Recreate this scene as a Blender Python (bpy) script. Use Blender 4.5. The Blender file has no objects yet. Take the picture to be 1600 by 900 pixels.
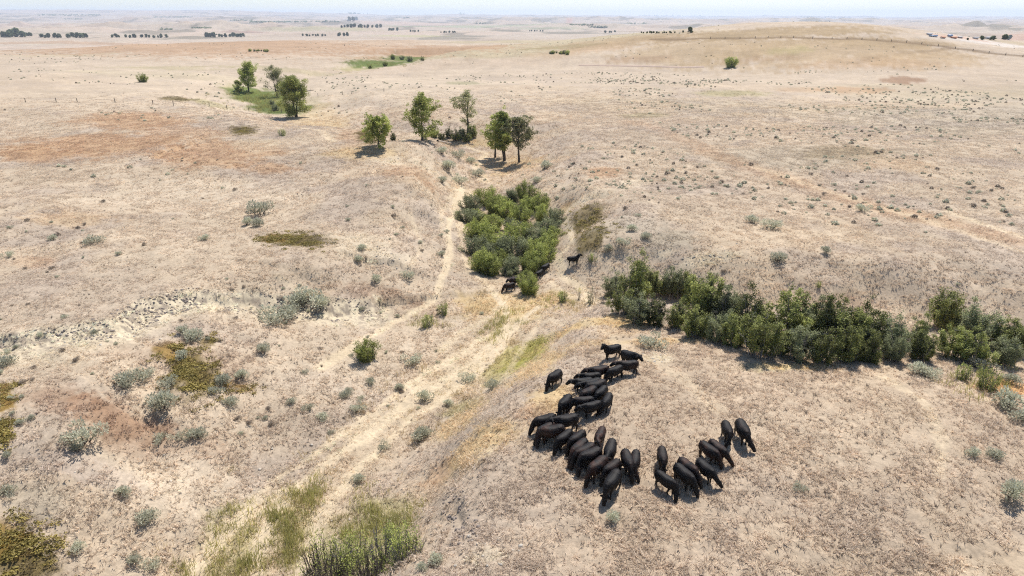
import bpy, bmesh, math, random
import numpy as np
from mathutils import Vector, Matrix

# ------------------------------------------------------------------ camera, sky, sun, exposure
sc = bpy.context.scene
HC = 28.0                                   # drone height above the herd's knoll, metres
FPX = 1067.0                                # focal length in pixels of a 1600 x 900 picture
V_HOR = 27.0
PITCH = math.atan((450.0 - V_HOR) / FPX)
cd = bpy.data.cameras.new('camera')
cam = bpy.data.objects.new('camera', cd)
sc.collection.objects.link(cam)
cam.location = (0, 0, HC)
cam.rotation_euler = (math.pi / 2 - PITCH, 0, 0)
cd.sensor_width = 36.0
cd.lens = FPX / 1600.0 * 36.0
cd.clip_start = 0.5
cd.clip_end = 80000.0
sc.camera = cam

SUN_EL, SUN_AZ = math.radians(58), math.radians(24)      # azimuth clockwise from +Y
w = bpy.data.worlds.new('World'); sc.world = w; w.use_nodes = True
nt = w.node_tree; nt.nodes.clear()
sky = nt.nodes.new('ShaderNodeTexSky'); sky.sky_type = 'NISHITA'
sky.sun_disc = False; sky.sun_elevation = SUN_EL; sky.sun_rotation = SUN_AZ
sky.altitude = 800; sky.air_density = 1.0; sky.dust_density = 0.2; sky.ozone_density = 1.0
bg = nt.nodes.new('ShaderNodeBackground'); bg.inputs[1].default_value = 0.095
wo = nt.nodes.new('ShaderNodeOutputWorld')
nt.links.new(sky.outputs[0], bg.inputs[0]); nt.links.new(bg.outputs[0], wo.inputs[0])
sl = bpy.data.lights.new('sun', 'SUN'); sl.energy = 4.6; sl.angle = math.radians(0.53); sl.color = (1.0, 0.955, 0.89)
so = bpy.data.objects.new('sun', sl); sc.collection.objects.link(so)
sdir = Vector((math.sin(SUN_AZ) * math.cos(SUN_EL), math.cos(SUN_AZ) * math.cos(SUN_EL), math.sin(SUN_EL)))
so.rotation_euler = sdir.to_track_quat('Z', 'Y').to_euler()
so.location = sdir * 200
vs = sc.view_settings
vs.view_transform = 'Standard'; vs.look = 'None'; vs.exposure = 0.42; vs.gamma = 1.0; vs.use_curve_mapping = False
sc.cycles.use_denoising = False
try:
    sc.cycles.denoiser = 'OPENIMAGEDENOISE'
    sc.cycles.denoising_input_passes = 'RGB_ALBEDO_NORMAL'
except Exception:
    pass
sc.cycles.max_bounces = 6; sc.cycles.diffuse_bounces = 3; sc.cycles.transmission_bounces = 3; sc.cycles.volume_bounces = 1
sc.cycles.transparent_max_bounces = 4
sc.cycles.use_adaptive_sampling = True
sc.cycles.filter_width = 1.15

# ------------------------------------------------------------------ small maths
RNG = np.random.default_rng(7)
def ss(a, b, x):
    t = np.clip((x - a) / (b - a), 0, 1); return t * t * (3 - 2 * t)
def lin(c):                                  # 0..255 sRGB -> linear
    c = np.asarray(c, float) / 255.0
    return np.where(c <= 0.04045, c / 12.92, ((c + 0.055) / 1.055) ** 2.4)
_perm = np.random.default_rng(3).permutation(4096).astype(np.int64)
_val = np.random.default_rng(4).random(4096) * 2 - 1
def vnoise(x, y, seed=0):
    xi = np.floor(x).astype(np.int64); yi = np.floor(y).astype(np.int64)
    fx = x - xi; fy = y - yi
    fx = fx * fx * fx * (fx * (fx * 6 - 15) + 10); fy = fy * fy * fy * (fy * (fy * 6 - 15) + 10)
    def h(a, b): return _val[_perm[(_perm[(a + seed * 131) & 4095] + b) & 4095]]
    a = h(xi, yi); b = h(xi + 1, yi); c = h(xi, yi + 1); d = h(xi + 1, yi + 1)
    return (a + (b - a) * fx) * (1 - fy) + (c + (d - c) * fx) * fy
def fbm(x, y, o=4, seed=0, gain=0.5):
    s = 0; a = 1; n = 0
    for i in range(o):
        s = s + a * vnoise(x + 17.3 * i, y - 9.1 * i, seed + i); n += a; a *= gain; x = x * 2.03; y = y * 2.03
    return s / n
def ridged(x, y, o=4, seed=0):
    s = 0; a = 1; n = 0
    for i in range(o):
        s = s + a * (1 - np.abs(vnoise(x, y, seed + i)) * 2); n += a; a *= 0.5; x = x * 2.1; y = y * 2.1
    return s / n
CP, SP = math.cos(PITCH), math.sin(PITCH)
def ray(u, v):
    a = (u - 800.0) / FPX; b = (450.0 - v) / FPX
    return np.array([a, CP + b * SP, -SP + b * CP])
def P(u, v, z=0.0):                          # point of the level z seen in direction (u, v)
    d = ray(u, v); t = (z - HC) / d[2]
    return np.array([d[0] * t, d[1] * t])

# ------------------------------------------------------------------ terrain shape
def poly(pts):
    """pts: (u, v, z, w_in, w_left, w_right) -> world polyline"""
    return np.array([[*P(p[0], p[1], p[2]), *p[2:]] for p in pts], float)
def polydist(L, x, y):
    """distance to polyline, side (+ = left of travel), interpolated columns 2.."""
    best = np.full(x.shape, 1e18); side = np.zeros(x.shape); k = L.shape[1] - 2
    att = np.zeros(x.shape + (k,))
    for a, b in zip(L[:-1], L[1:]):
        ex, ey = b[0] - a[0], b[1] - a[1]; q = ex * ex + ey * ey + 1e-9
        t = np.clip(((x - a[0]) * ex + (y - a[1]) * ey) / q, 0, 1)
        dx = x - a[0] - t * ex; dy = y - a[1] - t * ey
        d = dx * dx + dy * dy; m = d < best
        best = np.where(m, d, best)
        side = np.where(m, ex * dy - ey * dx, side)
        if k:
            att[m] = (a[2:] + t[..., None] * (b[2:] - a[2:]))[m]
    return np.sqrt(best), side, att
# the main draw, from the near left corner up to the trees and beyond (left of travel = west bank)
DRAW_A = poly([
    (60, 1150, -6.8, 3.0, 16, 12), (300, 930, -6.4, 3.0, 20, 13), (430, 830, -6.0, 3.0, 24, 13), (570, 715, -5.6, 3.0, 28, 13), (690, 600, -5.3, 2.8, 32, 12),
    (765, 515, -5.2, 3.5, 30, 13), (800, 455, -4.9, 3.0, 18, 12), (795, 375, -6.3, 4.0, 14, 13), (755, 300, -5.9, 2.5, 14, 17),
    (775, 262, -5.7, 2.5, 16, 22), (752, 238, -5.3, 3.0, 15, 26), (690, 225, -4.6, 3.0, 14, 26), (600, 224, -4.6, 3.0, 14, 26),
    (520, 208, -5.0, 5.0, 24, 30), (466, 184, -5.3, 7.0, 30, 32), (430, 158, -5.3, 9.0, 34, 36), (450, 130, -5.1, 6.0, 40, 40),
    (540, 111, -5.4, 6.0, 44, 44), (605, 98, -4.6, 8.0, 50, 46), (660, 88, -5.8, 8.0, 60, 60)])
DRAW_B = poly([
    (800, 458, -4.8, 2.0, 12, 5), (890, 468, -4.4, 2.0, 12, 5.5), (960, 484, -4.6, 2.0, 13, 5.5), (1080, 508, -4.9, 2.2, 13, 5),
    (1220, 532, -5.2, 2.4, 14, 5), (1380, 552, -5.3, 2.6, 15, 5.5), (1500, 562, -5.4, 3.0, 15, 6.0), (1640, 582, -5.5, 3.0, 15, 7),
    (1900, 640, -6.0, 3.0, 15, 10)])
# edge of the west terrace: the cut bank
BANK = np.array([P(u, v, -0.3) for u, v in [(-160, 545), (0, 528), (100, 520), (170, 503), (215, 474), (290, 454), (400, 444), (500, 440), (570, 430)]])
SCARP = [np.array([P(u, v, -1.0) for u, v in p]) for p in (
    [(716, 772), (722, 800), (735, 840), (748, 862), (752, 880)],
    [(228, 268), (270, 255), (310, 240), (325, 222)],
    [(440, 322), (470, 310), (492, 298)], [(548, 300), (585, 282), (600, 276)])]
HILLS = [(235., 650., 22.5, 210., 150., 150.), (470., 720., 7.5, 150., 200., 160.), (95., 800., 3.0, 160., 150., 90.)]
def height(x, y):
    x = np.asarray(x, float); y = np.asarray(y, float)
    sh = x.shape; x = x.ravel(); y = y.ravel(); r = np.hypot(x, y)
    z = np.zeros(x.shape)
    near = r < 3500
    z += fbm(x / 55, y / 55, 3, 11) * (0.5 + 0.9 * ss(60, 160, r))
    z += fbm(x / 260, y / 260, 3, 21) * 6.5 * ss(110, 450, r) * (1 - 0.5 * ss(800, 1500, r))
    # the knoll with the herd is slightly domed
    c = P(1180, 660)
    z += 2.3 * np.exp(-(((x - c[0]) / 27) ** 2 + ((y - c[1]) / 15) ** 2))
    z += 0.9 * fbm(x / 17, y / 17, 3, 15) * ss(2, -14, x) * ss(24, 40, r) * (1 - ss(110, 170, r))
    # west hillside lifts towards the corner of the picture
    c = P(640, 246)
    z += 2.0 * np.exp(-(((x - c[0]) / 22) ** 2 + ((y - c[1]) / 9) ** 2))
    c = P(625, 300); z += 1.9 * np.exp(-(((x - c[0]) / 13) ** 2 + ((y - c[1]) / 15) ** 2))
    c = P(960, 330); z += 1.6 * np.exp(-(((x - c[0]) / 16) ** 2 + ((y - c[1]) / 16) ** 2))
    c = P(250, 225); z += 1.8 * np.exp(-(((x - c[0]) / 70) ** 2 + ((y - c[1]) / 40) ** 2))
    for hx, hy, hh, sl_, sr_, sy in HILLS:
        sx = np.where(x < hx, sl_, sr_)
        z += hh * np.exp(-((x - hx) / sx) ** 2 - ((y - hy) / sy) ** 2)
    # the land falls into the river valley beyond the plateau
    edge = 960 + 90 * fbm(x / 400, y / 900, 2, 31) + 0.25 * x
    z -= 34 * ss(0, 520, r - edge)
    # foothills, badlands and the far skyline
    far = ss(2300, 5200, r)
    th = np.arctan2(x, np.maximum(y, 1.0))
    z += far * (fbm(x / 1300, y / 1300, 4, 41) * 40 + 8)
    bad = ss(0.0, 0.32, fbm(x / 1500 + 3.3, y / 1100, 2, 51) + 0.14 * ss(-0.1, 0.25, th) + 0.05) * ss(2700, 4200, r) * (1 - ss(9000, 13000, r))
    z += bad * (np.maximum(ridged(x / 420, y / 420, 4, 61), -0.1) * 46)
    pl = ss(0.12, 0.3, fbm(x / 900 + 9, y / 900, 2, 71)) * ss(1500, 2300, r) * (1 - ss(5000, 7000, r))
    z += pl * 13 * (0.7 + 0.5 * fbm(x / 180, y / 180, 3, 75))
    rise = 150 * ss(0.1, -0.55, th) + 52 - 26 * ss(0.1, 0.5, th)
    z += ss(6000, 21000, r) * (rise + 70 * fbm(x / 3600, y / 5200, 3, 81) + 55 * np.maximum(0, fbm(x / 1100, y / 3000, 3, 85)) * (1 - 0.75 * ss(0.05, 0.4, th)))
    # carve the draws
    m = (r < 700)
    if m.any():
        xm, ym, zm = x[m], y[m], z[m]
        wob = fbm(xm / 9, ym / 9, 3, 91)
        for L in (DRAW_A, DRAW_B):
            d, s, a = polydist(L, xm, ym)
            d = d * (1 + 0.25 * wob)
            wout = np.where(s > 0, a[:, 2], a[:, 3]) + a[:, 1]
            t = np.clip((d - a[:, 1]) / np.maximum(wout - a[:, 1], 0.1), 0, 1)
            pr = 1 - (t * t * (3 - 2 * t) * 0.65 + 0.35 * t ** 0.8)
            zm = zm + (a[:, 0] - zm) * np.clip(pr, 0, 1) * (a[:, 0] < zm)
        # the cut bank of the west terrace, about a metre high
        d, s, _ = polydist(np.c_[BANK], xm, ym)
        dd = np.where(s > 0, d, -d) + 1.6 * fbm(xm / 3, ym / 3, 4, 95, 0.6)          # s > 0: terrace side
        zm -= 1.15 * ss(0.5, -2.4, dd) * np.exp(-np.maximum(0, -dd) / 9.0) * (d < 40)
        for S_, hh, dec in zip(SCARP, (0.55, 0.9, 0.9, 0.8), (2.0, 8, 6, 6)):
            lo, hi = S_.min(0) - 14, S_.max(0) + 14
            q = (xm > lo[0]) & (xm < hi[0]) & (ym > lo[1]) & (ym < hi[1])
            if q.any():
                d, s, _ = polydist(S_, xm[q], ym[q])
                L0 = S_[0]; e = np.minimum(np.hypot(xm[q] - S_[0][0], ym[q] - S_[0][1]), np.hypot(xm[q] - S_[-1][0], ym[q] - S_[-1][1]))
                dd = np.where(s > 0, d, -d) + 0.5 * fbm(xm[q] / 1.3, ym[q] / 1.3, 3, 97)
                zm[q] -= hh * ss(0.1, -0.5, dd) * np.exp(-np.maximum(0, -dd) / dec) * ss(0, 2.5, e) * (0.6 + 0.6 * fbm(xm[q] / 2.2, ym[q] / 2.2, 2, 99))
        # hummocks and clods
        zm += 0.10 * fbm(xm / 1.6, ym / 1.6, 3, 101) + 0.05 * fbm(xm / 0.5, ym / 0.5, 2, 105) * (r[m] < 90)
        z[m] = zm
    return z.reshape(sh)

# polar sheet round the drone's foot point, denser where it is near
dep = np.radians(np.concatenate([np.arange(84, 47, -0.8), np.arange(47, 3.0, -0.088)]))
R1 = HC / np.tan(dep)
R2 = np.geomspace(R1[-1] * 1.01, 27000, 330)
RR = np.concatenate([R1, R2])
th_in = np.radians(np.arange(-43, 43.001, 0.105))
TH = np.concatenate([np.radians(np.arange(-88, -43.2, 0.9)), th_in, np.radians(np.arange(43.6, 88.5, 0.9))])
GX = RR[:, None] * np.sin(TH)[None, :]; GY = RR[:, None] * np.cos(TH)[None, :]
GZ = height(GX, GY)
def col_z(th):
    j = np.clip(np.searchsorted(TH, th) - 1, 0, len(TH) - 2); f = (th - TH[j]) / (TH[j + 1] - TH[j])
    return GZ[:, j] * (1 - f) + GZ[:, j + 1] * f
def zat(x, y):
    """height of the sheet itself (bilinear)"""
    x = np.asarray(x, float); y = np.asarray(y, float)
    r = np.hypot(x, y); th = np.arctan2(x, y)
    i = np.clip(np.searchsorted(RR, r) - 1, 0, len(RR) - 2); j = np.clip(np.searchsorted(TH, th) - 1, 0, len(TH) - 2)
    fr = np.clip((r - RR[i]) / (RR[i + 1] - RR[i]), 0, 1); ft = np.clip((th - TH[j]) / (TH[j + 1] - TH[j]), 0, 1)
    return (GZ[i, j] * (1 - ft) + GZ[i, j + 1] * ft) * (1 - fr) + (GZ[i + 1, j] * (1 - ft) + GZ[i + 1, j + 1] * ft) * fr
def at(u, v, dz=0.0):
    """where the line of sight (u, v) meets the ground raised by dz"""
    d = ray(u, v); th = math.atan2(d[0], d[1]); k = d[2] / math.hypot(d[0], d[1])
    zc = col_z(th) + dz; rz = HC + RR * k
    hit = np.nonzero((zc >= rz) & (RR > 12))[0]
    if len(hit) == 0: i = len(RR) - 1
    else: i = hit[0]
    if i > 0:
        a = rz[i - 1] - zc[i - 1]; b = rz[i] - zc[i]; f = a / (a - b) if a != b else 0
        f = min(max(f, 0), 1); r = RR[i - 1] + f * (RR[i] - RR[i - 1])
    else: r = RR[0]
    x, y = r * math.sin(th), r * math.cos(th)
    return np.array([x, y, float(zat(x, y))])
def depth(p):
    return p[1] * CP + (HC - p[2]) * SP
def mpp(p):                                  # metres per photo pixel at a point
    return depth(p) / FPX

# ------------------------------------------------------------------ ground colours (albedo)
K = 0.70
def A(r, g, b): return lin((r, g, b)) * K * np.array([1.0, 0.985, 0.965])
STRAW = A(212, 193, 168); GREYED = A(199, 182, 163); WARM = A(214, 189, 156); PALE = A(226, 209, 185)
ORANGE = A(202, 167, 131); BROWN = A(168, 132, 104); TRAIL = A(234, 214, 182); GOLD = A(222, 194, 142)
CLAY = A(238, 222, 192); MOSS = A(116, 100, 46); OLIVE = A(150, 118, 36); LUSH = A(108, 124, 58); LIME = A(172, 166, 76)
DRYGREEN = A(178, 170, 118); FIELD = A(194, 160, 128); FAR = A(204, 189, 172); SAGEY = A(176, 168, 150); DARKSCRUB = A(120, 116, 98)
BLOBS = [  # u, v, ru, rv, colour, strength, grass height factor
    (150, 226, 150, 20, ORANGE, .85), (215, 188, 95, 14, ORANGE, .8), (60, 243, 75, 15, ORANGE, .8), (335, 238, 105, 22, ORANGE, .75), (420, 262, 60, 10, ORANGE, .7),
    (290, 205, 80, 10, ORANGE, .5), (110, 340, 90, 14, WARM, .8), (60, 410, 40, 10, ORANGE, .4), (640, 270, 42, 15, ORANGE, .55), (943, 268, 30, 10, ORANGE, .7),
    (175, 655, 85, 40, BROWN, .75), (95, 625, 80, 30, BROWN, .5), (310, 700, 70, 20, BROWN, .3), (300, 560, 110, 30, BROWN, .25), (600, 480, 90, 25, BROWN, .35), (560, 205, 35, 14, ORANGE, .5),
    (1330, 140, 60, 5, ORANGE, .7), (1415, 125, 38, 6, BROWN, .75), (1250, 140, 40, 4, ORANGE, .4), (1300, 78, 200, 26, A(190, 165, 130), .75), (1120, 76, 160, 22, A(190, 166, 131), .7), (1450, 92, 100, 14, A(196, 170, 134), .6), (1320, 240, 62, 11, OLIVE, .35), (1390, 255, 70, 12, WARM, .6),
    (1360, 100, 130, 10, ORANGE, .35), (930, 75, 70, 6, ORANGE, .45), (1000, 62, 90, 5, ORANGE, .4), (860, 85, 50, 4, ORANGE, .3), (1000, 92, 60, 5, BROWN, .35), (1200, 92, 60, 5, BROWN, .25),
    (975, 516, 62, 12, WARM, .8), (1010, 535, 40, 12, WARM, .8), (690, 742, 36, 18, ORANGE, .55), (755, 690, 60, 28, GOLD, .7), (720, 660, 45, 18, GOLD, .6), (860, 620, 50, 25, GOLD, .65), (840, 575, 50, 20, GOLD, .6),
    (830, 640, 30, 12, ORANGE, .35), (300, 583, 38, 36, MOSS, .9), (262, 548, 26, 14, OLIVE, .75), (325, 535, 14, 9, MOSS, .7), (372, 606, 26, 7, OLIVE, .7),
    (462, 377, 52, 11, MOSS, .85), (425, 372, 22, 8, OLIVE, .7), (378, 204, 22, 9, MOSS, .85), (915, 342, 32, 20, MOSS, .8), (925, 366, 26, 12, MOSS, .8), (885, 325, 16, 8, OLIVE, .5),
    (8, 625, 20, 26, OLIVE, .85), (6, 670, 16, 26, OLIVE, .85), (30, 865, 62, 40, MOSS, .85), (10, 840, 40, 30, OLIVE, .6), (573, 212, 14, 7, MOSS, .8), (280, 154, 30, 3.5, MOSS, .8), (330, 160, 30, 3, DRYGREEN, .6),
    (400, 152, 46, 12, LUSH, .8), (430, 168, 42, 9, LUSH, .8), (370, 138, 30, 7, DRYGREEN, .8), (480, 165, 30, 14, DRYGREEN, .5), (600, 100, 62, 5, LUSH, .85), (640, 92, 36, 4, LUSH, .8), (560, 108, 40, 3, DRYGREEN, .7),
    (440, 108, 110, 4, DRYGREEN, .35), (250, 105, 90, 3, DRYGREEN, .35), (1235, 78, 44, 6, DRYGREEN, .4), (870, 74, 70, 2.5, LUSH, .5), (725, 130, 30, 3, LUSH, .45), (1140, 146, 70, 5, DRYGREEN, .55), (1000, 180, 40, 4, DRYGREEN, .35),
    (815, 556, 60, 18, LIME, .85), (790, 580, 34, 12, LIME, .6), (720, 640, 40, 10, LIME, .4), (640, 655, 18, 8, DRYGREEN, .4), (1200, 575, 60, 8, DRYGREEN, .4),
    (370, 850, 50, 60, DRYGREEN, .7), (445, 790, 30, 34, DRYGREEN, .7), (480, 840, 40, 50, DRYGREEN, .6), (600, 810, 60, 40, DRYGREEN, .6), (560, 870, 90, 40, DRYGREEN, .6), (790, 500, 36, 18, DRYGREEN, .4),
    (800, 480, 90, 26, GOLD, .75), (940, 500, 100, 10, GOLD, .8), (1250, 572, 60, 6, GOLD, .8), (1570, 605, 60, 16, A(232, 184, 124), .8), (800, 262, 60, 12, GOLD, .5), (720, 225, 90, 7, GOLD, .6), (500, 195, 50, 18, GOLD, .5), (560, 240, 60, 10, GOLD, .5),
    (915, 316, 34, 6, CLAY, .7), (990, 287, 24, 8, CLAY, .5), (1110, 402, 46, 10, CLAY, .55), (1050, 375, 50, 18, SAGEY, .5), (990, 350, 60, 20, SAGEY, .4), (1040, 395, 20, 8, CLAY, .5), (1030, 560, 26, 9, CLAY, .6), (590, 465, 10, 6, CLAY, .9),
    (560, 380, 60, 25, CLAY, .35), (610, 400, 40, 14, CLAY, .45), (410, 480, 60, 20, CLAY, .3), (640, 252, 60, 8, CLAY, .35), (400, 225, 40, 10, CLAY, .4), (60, 560, 90, 14, CLAY, .35), (760, 865, 40, 18, CLAY, .5), (760, 705, 20, 10, CLAY, .5),
    (130, 730, 90, 24, A(200, 184, 172), .5), (50, 780, 60, 30, SAGEY, .4), (600, 610, 200, 30, PALE, .4), (300, 760, 140, 60, PALE, .45), (800, 780, 140, 80, GREYED, .55), (1300, 690, 240, 60, STRAW, .5), (1400, 820, 200, 60, GREYED, .35),
    (120, 460, 200, 40, GREYED, .45), (300, 300, 200, 25, PALE, .4), (1150, 300, 250, 40, GREYED, .3), (1480, 420, 120, 40, GREYED, .4), (1330, 475, 60, 14, BROWN, .3), (1000, 200, 140, 22, GREYED, .35), (1230, 245, 150, 18, SAGEY, .3), (560, 155, 250, 20, PALE, .35),
    (1500, 175, 200, 30, SAGEY, .35), (400, 135, 400, 18, PALE, .25), (1420, 165, 160, 6, WARM, .4),
    # fields and bottom land far off
    (300, 68, 330, 4, FIELD, .8), (90, 66, 200, 2.5, FIELD, .6), (700, 78, 120, 7, FIELD, .85), (1200, 52, 200, 9, A(184, 160, 124), .85), (1390, 68, 120, 9, A(186, 162, 127), .75), (960, 64, 140, 6, A(188, 163, 129), .7), (600, 63, 60, 3, FIELD, .3), (385, 49, 40, 2.4, A(178, 150, 134), .7), (560, 45, 180, 3.0, A(182, 178, 136), .55), (740, 41, 160, 1.8, A(166, 178, 140), .6), (860, 44, 60, 2, A(166, 178, 140), .4), (640, 56, 60, 1.6, A(190, 186, 130), .5),
    (1560, 68, 110, 2.5, A(236, 226, 216), .8), (1500, 58, 60, 2.0, A(222, 178, 150), .6), (1590, 60, 30, 4, A(222, 178, 150), .5), (890, 30, 6, 4, A(214, 168, 146), .7), (650, 36, 100, 2, A(212, 180, 160), .5),
    (402, 150, 50, 13, LUSH, .9), (432, 168, 46, 10, LUSH, .9), (600, 101, 56, 5, LUSH, .9), (636, 92, 40, 4, LUSH, .9), (1100, 532, 260, 6, GOLD, .5), (1000, 508, 60, 7, GOLD, .8), (330, 44, 120, 3, FAR, .5), (40, 40, 120, 3, A(196, 172, 156), .5), 
]
TRAILS = [  # pixel path, half width (m), strength
    ([(722, 292), (708, 330), (700, 360), (703, 390), (696, 425), (682, 462), (650, 486), (615, 503), (590, 520), (560, 534), (535, 552), (500, 575)], .33, 1.0),
    ([(722, 292), (722, 340), (732, 380), (742, 425), (775, 462), (792, 485), (790, 510), (745, 535), (716, 560), (680, 575), (640, 600), (600, 632), (560, 655)], .30, .95),
    ([(840, 480), (800, 515), (770, 535), (735, 570), (700, 592), (660, 622), (620, 648), (570, 690), (520, 715), (478, 752), (430, 775), (395, 805), (350, 835), (325, 865), (300, 890), (280, 940)], .36, 1.0),
    ([(820, 500), (780, 545), (765, 565), (725, 598), (690, 625), (650, 650), (620, 675), (590, 710), (560, 730), (535, 765), (515, 780), (500, 812), (492, 830), (488, 860), (470, 900)], .34, 1.0),
    ([(660, 600), (620, 640), (580, 665), (530, 712), (500, 730), (455, 782), (430, 800), (412, 835), (408, 850), (400, 885), (402, 920)], .33, .95),
    ([(600, 640), (540, 672), (480, 720), (440, 742), (390, 790), (365, 810), (330, 850)], .28, .8),
    ([(700, 592), (640, 618), (590, 650), (520, 690), (470, 725)], .22, .7), ([(790, 470), (760, 500), (720, 520), (690, 548)], .3, .7), ([(850, 490), (820, 540), (790, 590), (740, 630)], .22, .5),
    ([(700, 262), (716, 292), (690, 330), (690, 370)], .25, .6), ([(735, 300), (715, 350), (726, 410), (755, 440)], .25, .7),
    ([(884, 342), (896, 375), (872, 405), (880, 432), (915, 455), (950, 478)], .32, 1.0), ([(860, 440), (880, 460), (930, 470)], .25, .7),
    ([(760, 285), (742, 262), (760, 240), (720, 226)], .6, .7),
    ([(860, 500), (980, 545), (1060, 585), (1120, 640)], .4, .4), ([(1380, 590), (1440, 625), (1470, 680), (1468, 740)], .3, .5),
    ([(470, 200), (505, 205), (520, 222)], .6, .6), ([(830, 300), (880, 290), (960, 300)], .3, .3),
    ([(1180, 262), (1300, 300), (1450, 345), (1600, 395)], .6, .45), ([(1480, 330), (1600, 372)], .4, .6), ([(430, 430), (470, 455), (520, 470), (600, 480)], .22, .5), ([(640, 330), (660, 380), (640, 430)], .2, .4),
]
SWATHS = [([(850, 470), (790, 520), (700, 600), (600, 680), (480, 780), (380, 870), (300, 950)], 2.6, .38), ([(722, 290), (730, 360), (760, 440), (800, 490)], 1.6, .3)]
RUST_STREAKS = [([(1105, 238), (1170, 262), (1290, 300), (1420, 335), (1590, 378)], 2.2, .45), ([(980, 190), (1040, 205), (1110, 235)], 2.0, .3)]
_b = []
for u, v, ru, rv, col, st in BLOBS:
    c = at(u, v)[:2]
    lo, hi = at(u, v + rv)[:2], at(u, v - rv)[:2]
    a_ = (at(u + ru, v)[:2] - at(u - ru, v)[:2]) / 2; b_ = (hi - lo) / 2
    rad = math.hypot(*c); lim = max(np.hypot(*a_), 1e-3)
    a_ = np.array([ru * depth(np.array([c[0], c[1], 0])) / FPX, 0])
    nb = np.hypot(*b_)
    lim = min(9 * np.hypot(*a_), 0.28 * rad if rad < 900 else 1e9)
    if nb > lim: b_ = b_ / nb * lim; nb = lim
    M = np.linalg.inv(np.array([a_, b_]).T)
    _b.append((c, M, np.hypot(*a_) + np.hypot(*b_), np.asarray(col), st))
_t = [(np.array([at(u, v)[:2] for u, v in p]), hw, st) for p, hw, st in TRAILS]
TRACKS = [([(1020, 62), (1110, 60), (1180, 59.5), (1240, 58.5), (1300, 60.5), (1370, 62.5), (1440, 68.5), (1520, 79), (1598, 88)], 3.2, .85), ([(1480, 76), (1400, 84), (1330, 100)], 3, .35)]
_k = [(np.array([at(u, v)[:2] for u, v in p]), hw, st) for p, hw, st in TRACKS]
_w = [(np.array([at(u, v)[:2] for u, v in p]), hw, st) for p, hw, st in SWATHS]
_s = [(np.array([at(u, v)[:2] for u, v in p]), hw, st) for p, hw, st in RUST_STREAKS]
def mixc(c, col, m): return c + (col - c) * m[:, None]
def paint(x, y, blobs=True):
    """albedo and grass cover of the ground"""
    x = np.asarray(x, float); y = np.asarray(y, float); r = np.hypot(x, y)
    n0 = fbm(x / 40, y / 40, 4, 201); n1 = fbm(x / 9, y / 9, 4, 211); n2 = fbm(x / 2.2, y / 2.2, 3, 221); n3 = fbm(x / 160, y / 160, 4, 231)
    c = np.tile(STRAW, (len(x), 1))
    c = mixc(c, GREYED, ss(-0.1, 0.5, n1 + 0.5 * n0)); c = mixc(c, WARM, 0.4 * ss(0.0, 0.5, n0 - 0.3 * n1)); c = mixc(c, PALE, 0.28 * ss(0.1, 0.6, n2 * 0.6 - n1))
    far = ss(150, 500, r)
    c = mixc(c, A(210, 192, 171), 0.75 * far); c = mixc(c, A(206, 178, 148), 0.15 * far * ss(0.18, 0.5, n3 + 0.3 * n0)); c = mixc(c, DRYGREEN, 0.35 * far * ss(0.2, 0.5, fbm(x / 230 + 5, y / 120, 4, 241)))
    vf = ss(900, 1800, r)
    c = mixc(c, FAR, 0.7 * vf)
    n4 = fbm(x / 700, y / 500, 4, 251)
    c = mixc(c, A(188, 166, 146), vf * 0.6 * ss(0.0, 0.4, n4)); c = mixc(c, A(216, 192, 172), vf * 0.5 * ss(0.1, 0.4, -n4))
    n5 = fbm(x / 200, y / 330, 5, 261)
    c = mixc(c, DARKSCRUB, ss(1400, 2600, r) * 0.6 * ss(0.16, 0.34, n5))
    cover = np.ones(len(x))
    edge = 0.45 * n1 + 0.45 * n2 + 0.35 * fbm(x / 0.55, y / 0.55, 2, 227) * (r < 220)
    green = np.zeros(len(x))
    for cc, M, rad, col, st in _b:
        q = np.nonzero((np.abs(x - cc[0]) < rad * 1.6) & (np.abs(y - cc[1]) < rad * 1.6))[0]
        if len(q) == 0: continue
        l = (np.c_[x[q] - cc[0], y[q] - cc[1]] @ M.T)
        d = np.hypot(l[:, 0], l[:, 1])
        m = st * ss(1.22, 0.62, d + edge[q] * 0.8)
        c[q] = mixc(c[q], col, m)
    for L, hw, st in _s:
        lo, hi = L.min(0) - 8, L.max(0) + 8
        q = np.nonzero((x > lo[0]) & (x < hi[0]) & (y > lo[1]) & (y < hi[1]))[0]
        if len(q):
            d, _, _ = polydist(L, x[q], y[q])
            c[q] = mixc(c[q], ORANGE, st * ss(2.2 * hw, 0.4 * hw, d + 1.5 * n1[q]))
    for L, hw, st in _k:
        lo, hi = L.min(0) - 8, L.max(0) + 8
        q = np.nonzero((x > lo[0]) & (x < hi[0]) & (y > lo[1]) & (y < hi[1]))[0]
        if len(q):
            d, _, _ = polydist(L, x[q], y[q])
            c[q] = mixc(c[q], A(140, 116, 88), st * ss(1.8 * hw, 0.6 * hw, d))
    for L, hw, st in _w:
        lo, hi = L.min(0) - 8, L.max(0) + 8
        q = np.nonzero((x > lo[0]) & (x < hi[0]) & (y > lo[1]) & (y < hi[1]))[0]
        if len(q):
            d, _, _ = polydist(L, x[q], y[q])
            c[q] = mixc(c[q], A(230, 207, 168), st * ss(1.9 * hw, 0.5 * hw, d + 1.6 * n1[q]))
    # cut bank: pale clay with grey clods
    q = np.nonzero(r < 130)[0]
    d, s, _ = polydist(BANK, x[q], y[q])
    dd = np.where(s > 0, d, -d) + 1.6 * fbm(x[q] / 3, y[q] / 3, 4, 95, 0.6)
    mk = ss(0.9, -0.2, dd) * ss(-6.5, -1.5, dd + 2.0 * n1[q]) * (d < 30)
    c[q] = mixc(c[q], CLAY, 0.95 * mk)
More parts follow.
